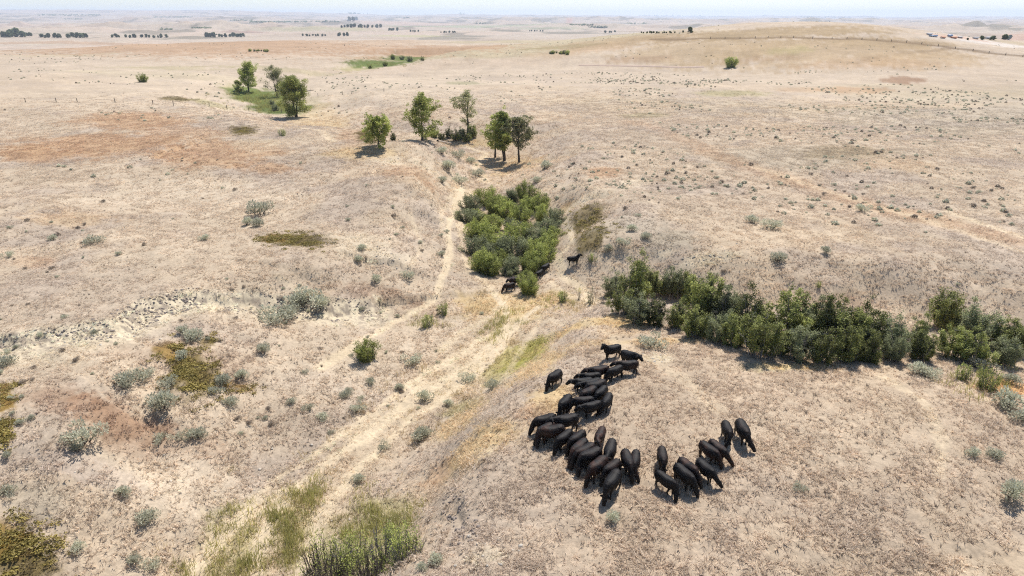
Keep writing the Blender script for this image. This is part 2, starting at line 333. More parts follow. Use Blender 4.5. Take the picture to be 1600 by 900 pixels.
    c[q] = mixc(c[q], A(150, 136, 126), 0.7 * mk * ss(0.05, 0.3, fbm(x[q] / 0.6, y[q] / 0.35, 3, 271)))
    cover[q] *= 1 - 0.7 * mk
    # bare hillside below the bank and round the draw: mottled with small clods
    for L, hw, st in _t:
        lo, hi = L.min(0) - 4, L.max(0) + 4
        q = np.nonzero((x > lo[0]) & (x < hi[0]) & (y > lo[1]) & (y < hi[1]))[0]
        if len(q):
            d, _, _ = polydist(L, x[q], y[q])
            m = st * ss(2.4 * hw, 0.8 * hw, d + 0.25 * n1[q] + 0.2 * n2[q])
            c[q] = mixc(c[q], TRAIL, m); cover[q] *= 1 - 0.9 * m
    sp = 1 + 0.06 * n2 + 0.05 * n1
    return np.clip(c * sp[:, None], 0.004, 0.85), cover
# ------------------------------------------------------------------ materials
COL = sc.collection
def newmat(name):
    m = bpy.data.materials.new(name); m.use_nodes = True
    n = m.node_tree; n.nodes.clear()
    out = n.nodes.new('ShaderNodeOutputMaterial')
    return m, n, out
def N(n, t, **kw):
    o = n.nodes.new(t)
    for k, v in kw.items():
        if hasattr(o, k): setattr(o, k, v)
    return o
def math_(n, op, a, b=None):
    o = n.nodes.new('ShaderNodeMath'); o.operation = op
    for i, q in enumerate((a, b)):
        if q is None: continue
        if isinstance(q, (int, float)): o.inputs[i].default_value = q
        else: n.links.new(q, o.inputs[i])
    return o.outputs[0]
def mixrgb(n, f, a, b, mode='MIX'):
    o = n.nodes.new('ShaderNodeMix'); o.data_type = 'RGBA'; o.blend_type = mode
    for i, q in ((0, f), (6, a), (7, b)):
        if isinstance(q, (int, float)): o.inputs[i].default_value = q
        elif isinstance(q, (tuple, list, np.ndarray)): o.inputs[i].default_value = (*[float(t) for t in q[:3]], 1)
        else: n.links.new(q, o.inputs[i])
    return o.outputs[2]
def mapr(n, x, a, b, c, d):
    o = n.nodes.new('ShaderNodeMapRange')
    n.links.new(x, o.inputs[0])
    for i, q in enumerate((a, b, c, d)): o.inputs[i + 1].default_value = q
    return o.outputs[0]
def noise(n, co, scale, detail=3, rough=0.55):
    o = n.nodes.new('ShaderNodeTexNoise'); o.inputs['Scale'].default_value = scale; o.inputs['Detail'].default_value = detail; o.inputs['Roughness'].default_value = rough
    n.links.new(co, o.inputs['Vector']); return o.outputs[0]
def scaled(n, col, f):
    vm = n.nodes.new('ShaderNodeVectorMath'); vm.operation = 'SCALE'
    n.links.new(col, vm.inputs[0])
    if isinstance(f, (int, float)): vm.inputs[3].default_value = f
    else: n.links.new(f, vm.inputs[3])
    return vm.outputs[0]

def ground_material():
    m, n, out = newmat('prairie_ground')
    at_ = N(n, 'ShaderNodeAttribute', attribute_name='albedo')
    geo = N(n, 'ShaderNodeNewGeometry'); p = geo.outputs['Position']
    f1 = mapr(n, noise(n, p, 3.2, 5, 0.75), 0.34, 0.66, 0.80, 1.18)      # tufts and clods
    f2 = mapr(n, noise(n, p, 0.55, 4, 0.65), 0.3, 0.7, 0.90, 1.10)
    f3 = mapr(n, noise(n, p, 0.06, 5, 0.7), 0.3, 0.7, 0.86, 1.13)
    f4 = mapr(n, noise(n, p, 0.011, 6, 0.7), 0.3, 0.7, 0.90, 1.10)
    f = math_(n, 'MULTIPLY', math_(n, 'MULTIPLY', f1, f2), math_(n, 'MULTIPLY', f3, f4))
    c = scaled(n, at_.outputs['Color'], f)
    # sparse dark specks: shadows of grass tufts, painted into the colour
    sp = noise(n, p, 4.2, 3, 0.6); k = mapr(n, sp, 0.64, 0.73, 0.0, 0.6)
    c = mixrgb(n, k, c, scaled(n, at_.outputs['Color'], 0.45))
    b = N(n, 'ShaderNodeBsdfPrincipled'); b.inputs['Roughness'].default_value = 0.95; b.inputs['Specular IOR Level'].default_value = 0.1
    n.links.new(c, b.inputs['Base Color'])
    bp = N(n, 'ShaderNodeBump'); bp.inputs['Strength'].default_value = 0.4; bp.inputs['Distance'].default_value = 0.12
    n.links.new(noise(n, p, 4.0, 5, 0.7), bp.inputs['Height']); n.links.new(bp.outputs[0], b.inputs['Normal'])
    n.links.new(b.outputs[0], out.inputs[0])
    return m
def leaf_material(name, c_dark, c_light, trans=0.35, rnd=0.25, attr='tone'):
    m, n, out = newmat(name)
    a = N(n, 'ShaderNodeAttribute', attribute_name=attr)
    oi = N(n, 'ShaderNodeObjectInfo')
    c = mixrgb(n, a.outputs['Fac'], c_dark, c_light)
    c = scaled(n, c, mapr(n, oi.outputs['Random'], 0, 1, 1 - rnd, 1 + rnd))
    d = N(n, 'ShaderNodeBsdfPrincipled'); d.inputs['Roughness'].default_value = 0.65; d.inputs['Specular IOR Level'].default_value = 0.25
    t = N(n, 'ShaderNodeBsdfTranslucent'); mx = N(n, 'ShaderNodeMixShader'); mx.inputs[0].default_value = trans
    n.links.new(c, d.inputs['Base Color']); n.links.new(c, t.inputs[0])
    n.links.new(d.outputs[0], mx.inputs[1]); n.links.new(t.outputs[0], mx.inputs[2]); n.links.new(mx.outputs[0], out.inputs[0])
    return m
def plain_material(name, c, rough=0.85, var=0.25, scale=6.0):
    m, n, out = newmat(name)
    tc = N(n, 'ShaderNodeTexCoord'); oi = N(n, 'ShaderNodeObjectInfo')
    f = mapr(n, noise(n, tc.outputs['Object'], scale, 4, 0.65), 0.3, 0.7, 1 - var, 1 + var)
    f = math_(n, 'MULTIPLY', f, mapr(n, oi.outputs['Random'], 0, 1, 0.9, 1.1))
    rgb = N(n, 'ShaderNodeRGB'); rgb.outputs[0].default_value = (*[float(t) for t in c], 1)
    b = N(n, 'ShaderNodeBsdfPrincipled'); b.inputs['Roughness'].default_value = rough; b.inputs['Specular IOR Level'].default_value = 0.3
    n.links.new(scaled(n, rgb.outputs[0], f), b.inputs['Base Color']); n.links.new(b.outputs[0], out.inputs[0])
    return m
def tinted_grass_material():
    m, n, out = newmat('grass_blades')
    a = N(n, 'ShaderNodeAttribute', attribute_name='tint'); a.attribute_type = 'INSTANCER'
    t0 = N(n, 'ShaderNodeAttribute', attribute_name='tone')
    c = scaled(n, a.outputs['Color'], mapr(n, t0.outputs['Fac'], 0, 1, 0.82, 1.35))
    d = N(n, 'ShaderNodeBsdfDiffuse'); t = N(n, 'ShaderNodeBsdfTranslucent'); mx = N(n, 'ShaderNodeMixShader'); mx.inputs[0].default_value = 0.35
    n.links.new(c, d.inputs[0]); n.links.new(c, t.inputs[0])
    n.links.new(d.outputs[0], mx.inputs[1]); n.links.new(t.outputs[0], mx.inputs[2]); n.links.new(mx.outputs[0], out.inputs[0])
    return m
def cow_material():
    m, n, out = newmat('black_hide')
    tc = N(n, 'ShaderNodeTexCoord'); oi = N(n, 'ShaderNodeObjectInfo')
    co = N(n, 'ShaderNodeVectorMath', operation='ADD'); n.links.new(tc.outputs['Object'], co.inputs[0])
    off = scaled(n, oi.outputs['Location'], 3.1); n.links.new(off, co.inputs[1])
    n1 = noise(n, co.outputs[0], 2.3, 3, 0.6)
    br = N(n, 'ShaderNodeAttribute', attribute_name='bleach'); br.attribute_type = 'OBJECT'
    k = math_(n, 'MULTIPLY', mapr(n, n1, 0.38, 0.68, 0.0, 1.0), br.outputs['Fac'])
    c = mixrgb(n, k, (0.0055, 0.005, 0.0052), (0.055, 0.024, 0.015))
    b = N(n, 'ShaderNodeBsdfPrincipled'); b.inputs['Roughness'].default_value = 0.6; b.inputs['Specular IOR Level'].default_value = 0.2
    n.links.new(c, b.inputs['Base Color'])
    bp = N(n, 'ShaderNodeBump'); bp.inputs['Strength'].default_value = 0.6; bp.inputs['Distance'].default_value = 0.03
    n.links.new(noise(n, co.outputs[0], 7.0, 4, 0.65), bp.inputs['Height']); n.links.new(bp.outputs[0], b.inputs['Normal'])
    n.links.new(b.outputs[0], out.inputs[0])
    return m
M_GROUND = ground_material()
M_GRASS = tinted_grass_material()
M_COW = cow_material()
M_SHRUB = leaf_material('shrub_leaves', (0.14, 0.165, 0.045), (0.55, 0.59, 0.17), 0.45, 0.25)
M_WILLOW = leaf_material('grey_green_leaves', (0.13, 0.145, 0.08), (0.40, 0.42, 0.22), 0.4)
M_HEDGE = leaf_material('gully_shrub_leaves', (0.06, 0.07, 0.025), (0.42, 0.44, 0.13), 0.26, 0.4)
M_TREE = leaf_material('cottonwood_leaves', (0.19, 0.22, 0.06), (0.60, 0.63, 0.20), 0.5)
M_TREEGREY = leaf_material('sparse_olive_leaves', (0.15, 0.15, 0.08), (0.48, 0.47, 0.24), 0.45)
M_SAGE = leaf_material('sage_leaves', (0.30, 0.295, 0.215), (0.68, 0.67, 0.51), 0.32, 0.2)
M_DRYSAGE = leaf_material('dry_brush', (0.18, 0.145, 0.11), (0.48, 0.40, 0.32), 0.3, 0.2)
M_TALLGREEN = leaf_material('tall_green_grass', (0.22, 0.23, 0.07), (0.60, 0.54, 0.22), 0.45, 0.2)
M_STRAWTALL = leaf_material('tall_straw_grass', (0.42, 0.32, 0.17), (0.80, 0.66, 0.40), 0.4, 0.2)
M_JUNIPER = leaf_material('creeping_juniper_sprays', (0.21, 0.175, 0.05), (0.48, 0.375, 0.115), 0.3, 0.3)
M_FARTREE = leaf_material('far_tree_leaves', (0.12, 0.15, 0.07), (0.31, 0.36, 0.17), 0.3, 0.2)
M_BARK = plain_material('bark', (0.075, 0.06, 0.048))
M_TWIG = plain_material('grey_twigs', (0.20, 0.185, 0.18))
M_DARKTWIG = plain_material('dark_twigs', (0.11, 0.09, 0.08))
M_POST = plain_material('weathered_post', (0.14, 0.12, 0.10), 0.9, 0.3, 20)
M_WIRE = plain_material('fence_wire', (0.25, 0.24, 0.23), 0.5, 0.1)
M_LOG = plain_material('bleached_log', (0.42, 0.35, 0.28), 0.9, 0.25, 8)
M_CLOD = plain_material('clods', (0.24, 0.20, 0.175), 0.95, 0.35, 3)
M_ROCK = plain_material('pale_stone', (0.50, 0.45, 0.38), 0.9, 0.15, 4)
M_ROAD = plain_material('red_dirt', (0.46, 0.345, 0.27), 0.95, 0.12, 0.2)
M_WALLW = plain_material('white_siding', (0.72, 0.70, 0.68), 0.7, 0.06, 0.5)
M_WALLR = plain_material('red_boards', (0.40, 0.15, 0.10), 0.8, 0.1, 0.5)
M_ROOFO = plain_material('rust_roof', (0.50, 0.24, 0.14), 0.7, 0.12, 0.5)
M_ROOFB = plain_material('blue_metal_roof', (0.16, 0.24, 0.38), 0.5, 0.06, 0.5)
M_ROOFG = plain_material('grey_roof', (0.42, 0.41, 0.42), 0.7, 0.08, 0.5)
M_DOOR = plain_material('dark_opening', (0.06, 0.06, 0.07), 0.6, 0.1)

# ------------------------------------------------------------------ mesh helpers
def np_mesh(name, V, F, mat=None, tone=None, smooth=False):
    """V (n,3); F (m,k) index array or list of such arrays"""
    Fs = F if isinstance(F, list) else [F]
    Fs = [np.asarray(f, np.int32) for f in Fs if len(f)]
    me = bpy.data.meshes.new(name)
    V = np.asarray(V, np.float32)
    me.vertices.add(len(V)); me.vertices.foreach_set('co', V.ravel())
    loops = np.concatenate([f.ravel() for f in Fs]); sizes = np.concatenate([np.full(len(f), f.shape[1], np.int32) for f in Fs])
    starts = np.concatenate([[0], np.cumsum(sizes)[:-1]]).astype(np.int32)
    me.loops.add(len(loops)); me.loops.foreach_set('vertex_index', loops.astype(np.int32))
    me.polygons.add(len(sizes)); me.polygons.foreach_set('loop_start', starts)
    try: me.polygons.foreach_set('loop_total', sizes)
    except Exception: pass
    if smooth: me.polygons.foreach_set('use_smooth', np.ones(len(sizes), bool))
    me.update(calc_edges=True)
    if tone is not None:
        a = me.attributes.new('tone', 'FLOAT', 'POINT'); a.data.foreach_set('value', np.asarray(tone, np.float32))
    if mat: me.materials.append(mat)
    return me
def obj(name, me, parent=None, loc=None):
    o = bpy.data.objects.new(name, me); COL.objects.link(o)
    if parent is not None: o.parent = parent
    if loc is not None: o.location = loc
    return o
def tag(o, label, cat, group=None, kind=None):
    if label: o['label'] = label
    if cat: o['category'] = cat
    if group: o['group'] = group
    if kind: o['kind'] = kind
    return o
class Build:
    """collects tubes and leaves in numpy"""
    def __init__(s): s.V = []; s.F3 = []; s.F4 = []; s.T = []; s.n = 0
    def add(s, V, F, tone):
        V = np.asarray(V, float); F = np.asarray(F) + s.n
        s.V.append(V); s.T.append(np.broadcast_to(np.asarray(tone, float), (len(V),)).copy())
        (s.F3 if F.shape[1] == 3 else s.F4).append(F); s.n += len(V)
    def mesh(s, name, mat, smooth=False):
        return np_mesh(name, np.concatenate(s.V), [np.concatenate(f) for f in (s.F3, s.F4) if f], mat, np.concatenate(s.T), smooth)
    def tube(s, pts, rad, k=5, tone=0.5):
        pts = np.asarray(pts, float); rad = np.broadcast_to(np.asarray(rad, float), (len(pts),))
        tg = np.gradient(pts, axis=0); tg /= np.linalg.norm(tg, axis=1, keepdims=True) + 1e-9
        ref = np.where(np.abs(tg[:, 2:3]) > 0.9, [[1., 0, 0]], [[0, 0, 1.]])
        a = np.cross(tg, ref); a /= np.linalg.norm(a, axis=1, keepdims=True) + 1e-9; b = np.cross(tg, a)
        ph = np.arange(k) * 2 * math.pi / k
        V = pts[:, None] + rad[:, None, None] * (np.cos(ph)[None, :, None] * a[:, None] + np.sin(ph)[None, :, None] * b[:, None])
        n = len(pts); F = []
        i = np.arange(n - 1)[:, None] * k; j = np.arange(k)[None]; j2 = (j + 1) % k
        F = np.stack([i + j, i + j2, i + k + j2, i + k + j], -1).reshape(-1, 4)
        s.add(V.reshape(-1, 3), F, tone)
    def leaves(s, C, size, tone, up=0.75, asp=1.0, rng=RNG):
        """one random little quad at each centre"""
        n = len(C)
        nm = rng.normal(size=(n, 3)) * 0.62; nm[:, 2] += up; nm /= np.linalg.norm(nm, axis=1, keepdims=True)
        a = np.cross(nm, rng.normal(size=(n, 3))); a /= np.linalg.norm(a, axis=1, keepdims=True); b = np.cross(nm, a)
        sz = size * (0.6 + 0.8 * rng.random(n))[:, None]
        V = np.stack([C - a * sz * 0.5 * asp, C + b * sz * 0.42, C + a * sz * 0.5 * asp, C - b * sz * 0.42], 1).reshape(-1, 3)
        F = np.arange(4 * n).reshape(n, 4)
        s.add(V, F, np.repeat(np.broadcast_to(tone, (n,)), 4))
    def blades(s, C, h, wd, lean, tone, rng=RNG):
        n = len(C); ph = rng.random(n) * 2 * math.pi; ph2 = rng.random(n) * 2 * math.pi
        hh = h * (0.6 + 0.7 * rng.random(n)); ln = hh * lean * rng.random(n)
        side = np.c_[np.cos(ph), np.sin(ph), np.zeros(n)] * wd * 0.5
        tip = C + np.c_[np.cos(ph2) * ln, np.sin(ph2) * ln, hh]
        V = np.stack([C - side, C + side, tip], 1).reshape(-1, 3)
        s.add(V, np.arange(3 * n).reshape(n, 3), np.repeat(np.broadcast_to(tone, (n,)), 3))

# ------------------------------------------------------------------ the ground sheet
nr, nc = GX.shape
idx = np.arange(nr * nc).reshape(nr, nc)
F = np.stack([idx[:-1, :-1], idx[:-1, 1:], idx[1:, 1:], idx[1:, :-1]], -1).reshape(-1, 4)[:, ::-1]
gm = np_mesh('ground', np.stack([GX, GY, GZ], -1).reshape(-1, 3), F, M_GROUND, None, True)
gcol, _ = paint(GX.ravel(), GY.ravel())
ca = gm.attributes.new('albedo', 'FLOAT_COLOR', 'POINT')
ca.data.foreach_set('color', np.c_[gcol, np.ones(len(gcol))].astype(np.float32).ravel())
ground = tag(obj('ground', gm), 'dry straw-coloured prairie ground with draws, trails and cut banks', 'ground', kind='structure')

# ------------------------------------------------------------------ scatter by geometry nodes (uncountable cover only)
def scatter(name, label, cat, pts, protos, scale, tint=None, rotx=None):
    n = len(pts)
    me = bpy.data.meshes.new(name + '_points'); me.vertices.add(n); me.vertices.foreach_set('co', np.asarray(pts, np.float32).ravel())
    def at_(nm, ty, d, key):
        a = me.attributes.new(nm, ty, 'POINT'); a.data.foreach_set(key, np.asarray(d).ravel())
    at_('size', 'FLOAT', np.broadcast_to(np.asarray(scale, np.float32), (n,)).copy(), 'value')
    at_('turn', 'FLOAT_VECTOR', np.c_[np.zeros(n), np.zeros(n), RNG.random(n) * 6.2832].astype(np.float32), 'vector')
    at_('pick', 'INT', RNG.integers(0, len(protos), n).astype(np.int32), 'value')
    if tint is not None: at_('tint', 'FLOAT_COLOR', np.c_[tint, np.ones(n)].astype(np.float32), 'color')
    o = obj(name, me); tag(o, label, cat, kind='stuff')
    pc = bpy.data.collections.new(name + '_protos')
    for i, q in enumerate(protos):
        po = bpy.data.objects.new('%s_clump%02d' % (name, i), q); pc.objects.link(po)
    ng = bpy.data.node_groups.new(name, 'GeometryNodeTree')
    ng.interface.new_socket('Geometry', in_out='INPUT', socket_type='NodeSocketGeometry'); ng.interface.new_socket('Geometry', in_out='OUTPUT', socket_type='NodeSocketGeometry')
    gi = ng.nodes.new('NodeGroupInput'); go = ng.nodes.new('NodeGroupOutput')
    ci = ng.nodes.new('GeometryNodeCollectionInfo'); ci.inputs[0].default_value = pc; ci.inputs['Separate Children'].default_value = True
    ip = ng.nodes.new('GeometryNodeInstanceOnPoints'); ip.inputs['Pick Instance'].default_value = True
    def na(nm, ty):
        a = ng.nodes.new('GeometryNodeInputNamedAttribute'); a.data_type = ty; a.inputs[0].default_value = nm
        return [q for q in a.outputs if q.enabled and q.name == 'Attribute'][0]
    L = ng.links.new
    L(gi.outputs[0], ip.inputs['Points']); L(ci.outputs[0], ip.inputs['Instance'])
    L(na('pick', 'INT'), ip.inputs['Instance Index']); L(na('turn', 'FLOAT_VECTOR'), ip.inputs['Rotation']); L(na('size', 'FLOAT'), ip.inputs['Scale'])
    L(ip.outputs[0], go.inputs[0])
    md = o.modifiers.new('scatter', 'NODES'); md.node_group = ng
    return o
def sample_ring(n, r0, r1, half=41, power=1.0):
    """random plan points between two distances; power 1 = even per area, 0 = even per distance"""
    e = power + 1
    r = (r0 ** e + RNG.random(n) * (r1 ** e - r0 ** e)) ** (1 / e)
    th = np.radians((RNG.random(n) * 2 - 1) * half)
    return r * np.sin(th), r * np.cos(th)
def grass_patch(seed, nt, rad, h, wd, nb=6, lean=2.2):
    rg = np.random.default_rng(seed); b = Build()
    q = rad * np.sqrt(rg.random(nt)); ph = rg.random(nt) * 6.2832
    for x, y in zip(q * np.cos(ph), q * np.sin(ph)):
        k = rg.integers(nb - 2, nb + 3); t = rg.random()
        c = np.c_[x + rg.normal(size=k) * 0.03, y + rg.normal(size=k) * 0.03, np.full(k, -0.04)]
        b.blades(c, h * (0.5 + 0.8 * rg.random()) + 0.04, wd, lean, np.clip(t + 0.3 * rg.normal(size=k), 0, 1), rg)
    return b.mesh('grass_patch', M_GRASS)

NOGRASS = False
protos = [grass_patch(300 + i, 11, 0.62, 0.11, 0.045, 7) for i in range(5)]
xs, ys = sample_ring(120000, 20, 330, 43, 0.2)
x = xs; y = ys
c, cov = paint(x, y)
keep = RNG.random(len(x)) < cov * (0.45 + 0.55 * ss(-0.35, 0.25, fbm(x / 2.5, y / 2.5, 2, 301))) * (1 - ss(170, 330, np.hypot(x, y)))
x, y, c = x[keep], y[keep], c[keep]; z = zat(x, y)
r = np.hypot(x, y)
c = c * 0.78 + c.mean(1, keepdims=True) * 0.22
if not NOGRASS: scatter('grass', 'short dry bunch grass covering the prairie', 'grass', np.c_[x, y, z], protos, (0.8 + 0.5 * RNG.random(len(x))) * (1 + 0.6 * ss(60, 300, r)), np.clip(1.55 * c * (0.85 + 0.3 * RNG.random((len(x), 1))), 0, 0.8))

# ------------------------------------------------------------------ haze
def haze():
    m, n, out = newmat('haze')
    pv = N(n, 'ShaderNodeVolumePrincipled')
    pv.inputs['Color'].default_value = (0.66, 0.79, 1.0, 1); pv.inputs['Density'].default_value = 6.5e-5; pv.inputs['Anisotropy'].default_value = 0.2
    n.links.new(pv.outputs[0], out.inputs['Volume'])
    lo = GZ.min() - 1.5; hi = max(GZ.max(), HC) + 8
    V = np.array([[sx * 29000, (29000 if sy else -800), (hi if sz else lo)] for sx in (-1, 1) for sy in (0, 1) for sz in (0, 1)], float)
    F = np.array([[0, 1, 3, 2], [4, 6, 7, 5], [0, 4, 5, 1], [2, 3, 7, 6], [0, 2, 6, 4], [1, 5, 7, 3]])
    o = obj('haze', np_mesh('haze', V, F, m))
    tag(o, 'thin pale haze over the whole prairie', 'haze', kind='stuff')
haze()

# ------------------------------------------------------------------ plants
def spath(rg, p0, p1, n, wob):
    t = np.linspace(0, 1, n)[:, None]
    w_ = rg.normal(size=(n, 3)) * wob; w_[0] = 0
    return p0 + (p1 - p0) * t + np.cumsum(w_, 0) * np.sqrt(1.0 / n)
def gen_tree(seed, H, W, base=0.25, stems=1, lean=0.0, dens=1.0, leaf=0.26, round_=0.6, gap=0.0, leafmat=None, spread=0.12):
    """trunk mesh + crown mesh; H, W metres; base = share of H that is bare trunk"""
    rg = np.random.default_rng(seed); tb = Build(); cb = Build()
    cl = []
    for s in range(stems):
        a0 = rg.random() * 6.28; off = 0 if stems == 1 else spread * W
        p0 = np.array([math.cos(a0 + s * 6.28 / stems) * 0.10 * off * 2, math.sin(a0 + s * 6.28 / stems) * 0.06 * off * 2, -0.4])
        top = np.array([math.cos(a0 + s * 6.28 / stems) * off + lean * H, math.sin(a0 + s * 6.28 / stems) * off, H * (0.93 if s == 0 else rg.uniform(0.72, 0.95))])
        tr = spath(rg, p0, top, 9, 0.02 * H); r0 = 0.028 * H / math.sqrt(stems) + 0.03
        tb.tube(tr, np.linspace(r0, r0 * 0.12, 9) * np.array([1.35] + [1] * 8), 7)
        nb = max(6, int(20 / math.sqrt(stems)))
        for i in range(nb):
            t = base + (0.98 - base) * (i + rg.random()) / nb
            k = t * 8; j = min(int(k), 7); q = tr[j] + (tr[j + 1] - tr[j]) * (k - j)
            u_ = (t - base) / (1 - base)
            prof = (1 - abs(2 * u_ - 0.75) ** 2.2 * 0.62) if round_ > 0.5 else (1 - 0.75 * u_)
            L = max(0.12 * W, 0.5 * W * max(prof, 0.18) * rg.uniform(0.65, 1.1) * (1 if stems == 1 else 0.72))
            az = i * 2.4 + rg.normal() * 0.5; el = math.radians(rg.uniform(8, 48) + 24 * u_)
            d = np.array([math.cos(az) * math.cos(el), math.sin(az) * math.cos(el), math.sin(el)])
            br = spath(rg, q, q + d * L, 5, 0.05 * L); br[:, 2] += np.linspace(0, 1, 5) ** 2 * 0.14 * L
            tb.tube(br, np.linspace(r0 * 0.34 * (1 - 0.6 * u_), 0.012, 5), 4)
            if rg.random() < gap: continue
            for f in (0.55, 0.78, 1.0):
                e = br[min(int(f * 4), 4)]
                cl.append((e + rg.normal(size=3) * 0.05 * W, (0.075 + 0.05 * rg.random()) * (W + 0.3 * H) * 0.75))
                for _ in range(2):
                    d2 = d + rg.normal(size=3) * 0.8; d2 /= np.linalg.norm(d2); e2 = e + d2 * L * 0.38
                    tb.tube(spath(rg, e, e2, 3, 0.03 * L), [0.022, 0.014, 0.008], 3)
                    cl.append((e2, (0.055 + 0.05 * rg.random()) * (W + 0.3 * H) * 0.75))
        cl.append((top, 0.09 * W))
    for c_, r_ in cl:
        n = int(34 * dens * rg.uniform(0.5, 1.4) * (r_ / 0.6) ** 1.4) + 6
        v = rg.normal(size=(n, 3)); v /= np.linalg.norm(v, axis=1, keepdims=True); v *= (rg.random(n) ** 0.45)[:, None] * r_ * np.array([1.05, 1.05, 0.85])
        cb.leaves(c_ + v, leaf, np.clip(rg.uniform(0.2, 0.8) + 0.22 * rg.normal(size=n), 0, 1), rng=rg)
    return tb.mesh('trunk', M_BARK, True), cb.mesh('crown', leafmat or M_TREE)
def gen_shrub(seed, H, W, dens=1.0, leaf=0.15, bare=0.25, leafmat=None, nst=16, upright=0.5, twigmat=None):
    rg = np.random.default_rng(seed); tb = Build(); cb = Build()
    for s in range(nst):
        az = s * 2.4 + rg.normal() * 0.4; rr = 0.5 * W * math.sqrt((s + 0.6) / nst) * rg.uniform(0.75, 1.1)
        hh = H * (1 - 0.38 * (rr / (0.5 * W)) ** 2) * rg.uniform(0.75, 1.08)
        p0 = np.array([math.cos(az) * rr * (0.25 + 0.5 * upright), math.sin(az) * rr * (0.25 + 0.5 * upright), -0.3]); p1 = np.array([math.cos(az) * rr, math.sin(az) * rr, hh])
        st = spath(rg, p0, p1, 6, 0.05 * H); tb.tube(st, np.linspace(0.014 * H + 0.008, 0.007, 6), 4)
        isbare = rg.random() < bare
        for k in range(6 if isbare else 4):
            f = rg.uniform(0.35, 0.95); j = int(f * 5); q = st[j]
            d = rg.normal(size=3); d[2] = abs(d[2]) + 0.7 * upright; d /= np.linalg.norm(d)
            tb.tube(spath(rg, q, q + d * H * rg.uniform(0.12, 0.3), 3, 0.02), [0.012, 0.009, 0.005], 3)
        if isbare: continue
        for f in (0.3, 0.5, 0.68, 0.85, 1.0):
            q = st[int(f * 5)]; r_ = (0.11 + 0.06 * rg.random()) * (H + W) * 0.5
            n = int(46 * dens * rg.uniform(0.5, 1.4)) + 4
            v = rg.normal(size=(n, 3)); v /= np.linalg.norm(v, axis=1, keepdims=True); v *= (rg.random(n) ** 0.5)[:, None] * r_
            v[:, 2] *= 0.85 + 0.6 * upright
            C = q + v; C[:, 2] = np.maximum(C[:, 2], 0.05 * H)
            cb.leaves(C, leaf, np.clip(rg.uniform(0.2, 0.75) + 0.22 * rg.normal(size=n), 0, 1), asp=1.25, rng=rg)
    return tb.mesh('stems', twigmat or M_TWIG), cb.mesh('foliage', leafmat or M_SHRUB)
def gen_ragged(seed, H, W, leafmat, dens=1.0):
    """uneven many-stemmed shrub: leafy heads of different heights, bare grey stems between"""
    rg = np.random.default_rng(seed); tb = Build(); cb = Build(); nst = 26
    for s in range(nst):
        az = s * 2.4 + rg.normal() * 0.5; rr = 0.5 * W * math.sqrt((s + 0.5) / nst) * rg.uniform(0.7, 1.15)
        hh = H * (1 - 0.45 * (rr / (0.5 * W)) ** 2) * rg.choice([0.55, 0.72, 0.85, 1.0, 1.1]) * rg.uniform(.92, 1.08)
        p0 = np.array([math.cos(az) * rr * .45, math.sin(az) * rr * .45, -0.3]); p1 = np.array([math.cos(az) * rr, math.sin(az) * rr, hh])
        st = spath(rg, p0, p1, 6, 0.06 * H); tb.tube(st, np.linspace(0.05, 0.012, 6), 4)
        bare = rg.random() < .3
        for k in range(9 if bare else 4):
            q = st[rg.integers(2, 6)]; d = rg.normal(size=3); d[2] = abs(d[2]) + .3; d /= np.linalg.norm(d)
            e = q + d * H * rg.uniform(.08, .22); tb.tube(spath(rg, q, e, 3, 0.03), [0.018, 0.013, 0.007], 3)
            if not bare and rg.random() < .6:
                n = int(34 * dens); v = rg.normal(size=(n, 3)) * .20
                cb.leaves(e + v, .125, np.clip(rg.uniform(.15, .7) + .22 * rg.normal(size=n), 0, 1), asp=1.2, rng=rg)
        if bare: continue
        tone = rg.uniform(.2, .8)
        for f in (.45, .65, .85, 1.0):
            q = st[int(f * 5)] + rg.normal(size=3) * .12; r_ = rg.uniform(.28, .55)
            n = int(95 * dens * r_ / .4); v = rg.normal(size=(n, 3)); v /= np.linalg.norm(v, axis=1, keepdims=True); v *= (rg.random(n) ** .45)[:, None] * r_
            C = q + v; C[:, 2] = np.maximum(C[:, 2], .1)
            cb.leaves(C, .125, np.clip(tone + .22 * rg.normal(size=n), 0, 1), asp=1.2, rng=rg)
    return tb.mesh('stems', M_TWIG), cb.mesh('foliage', leafmat)
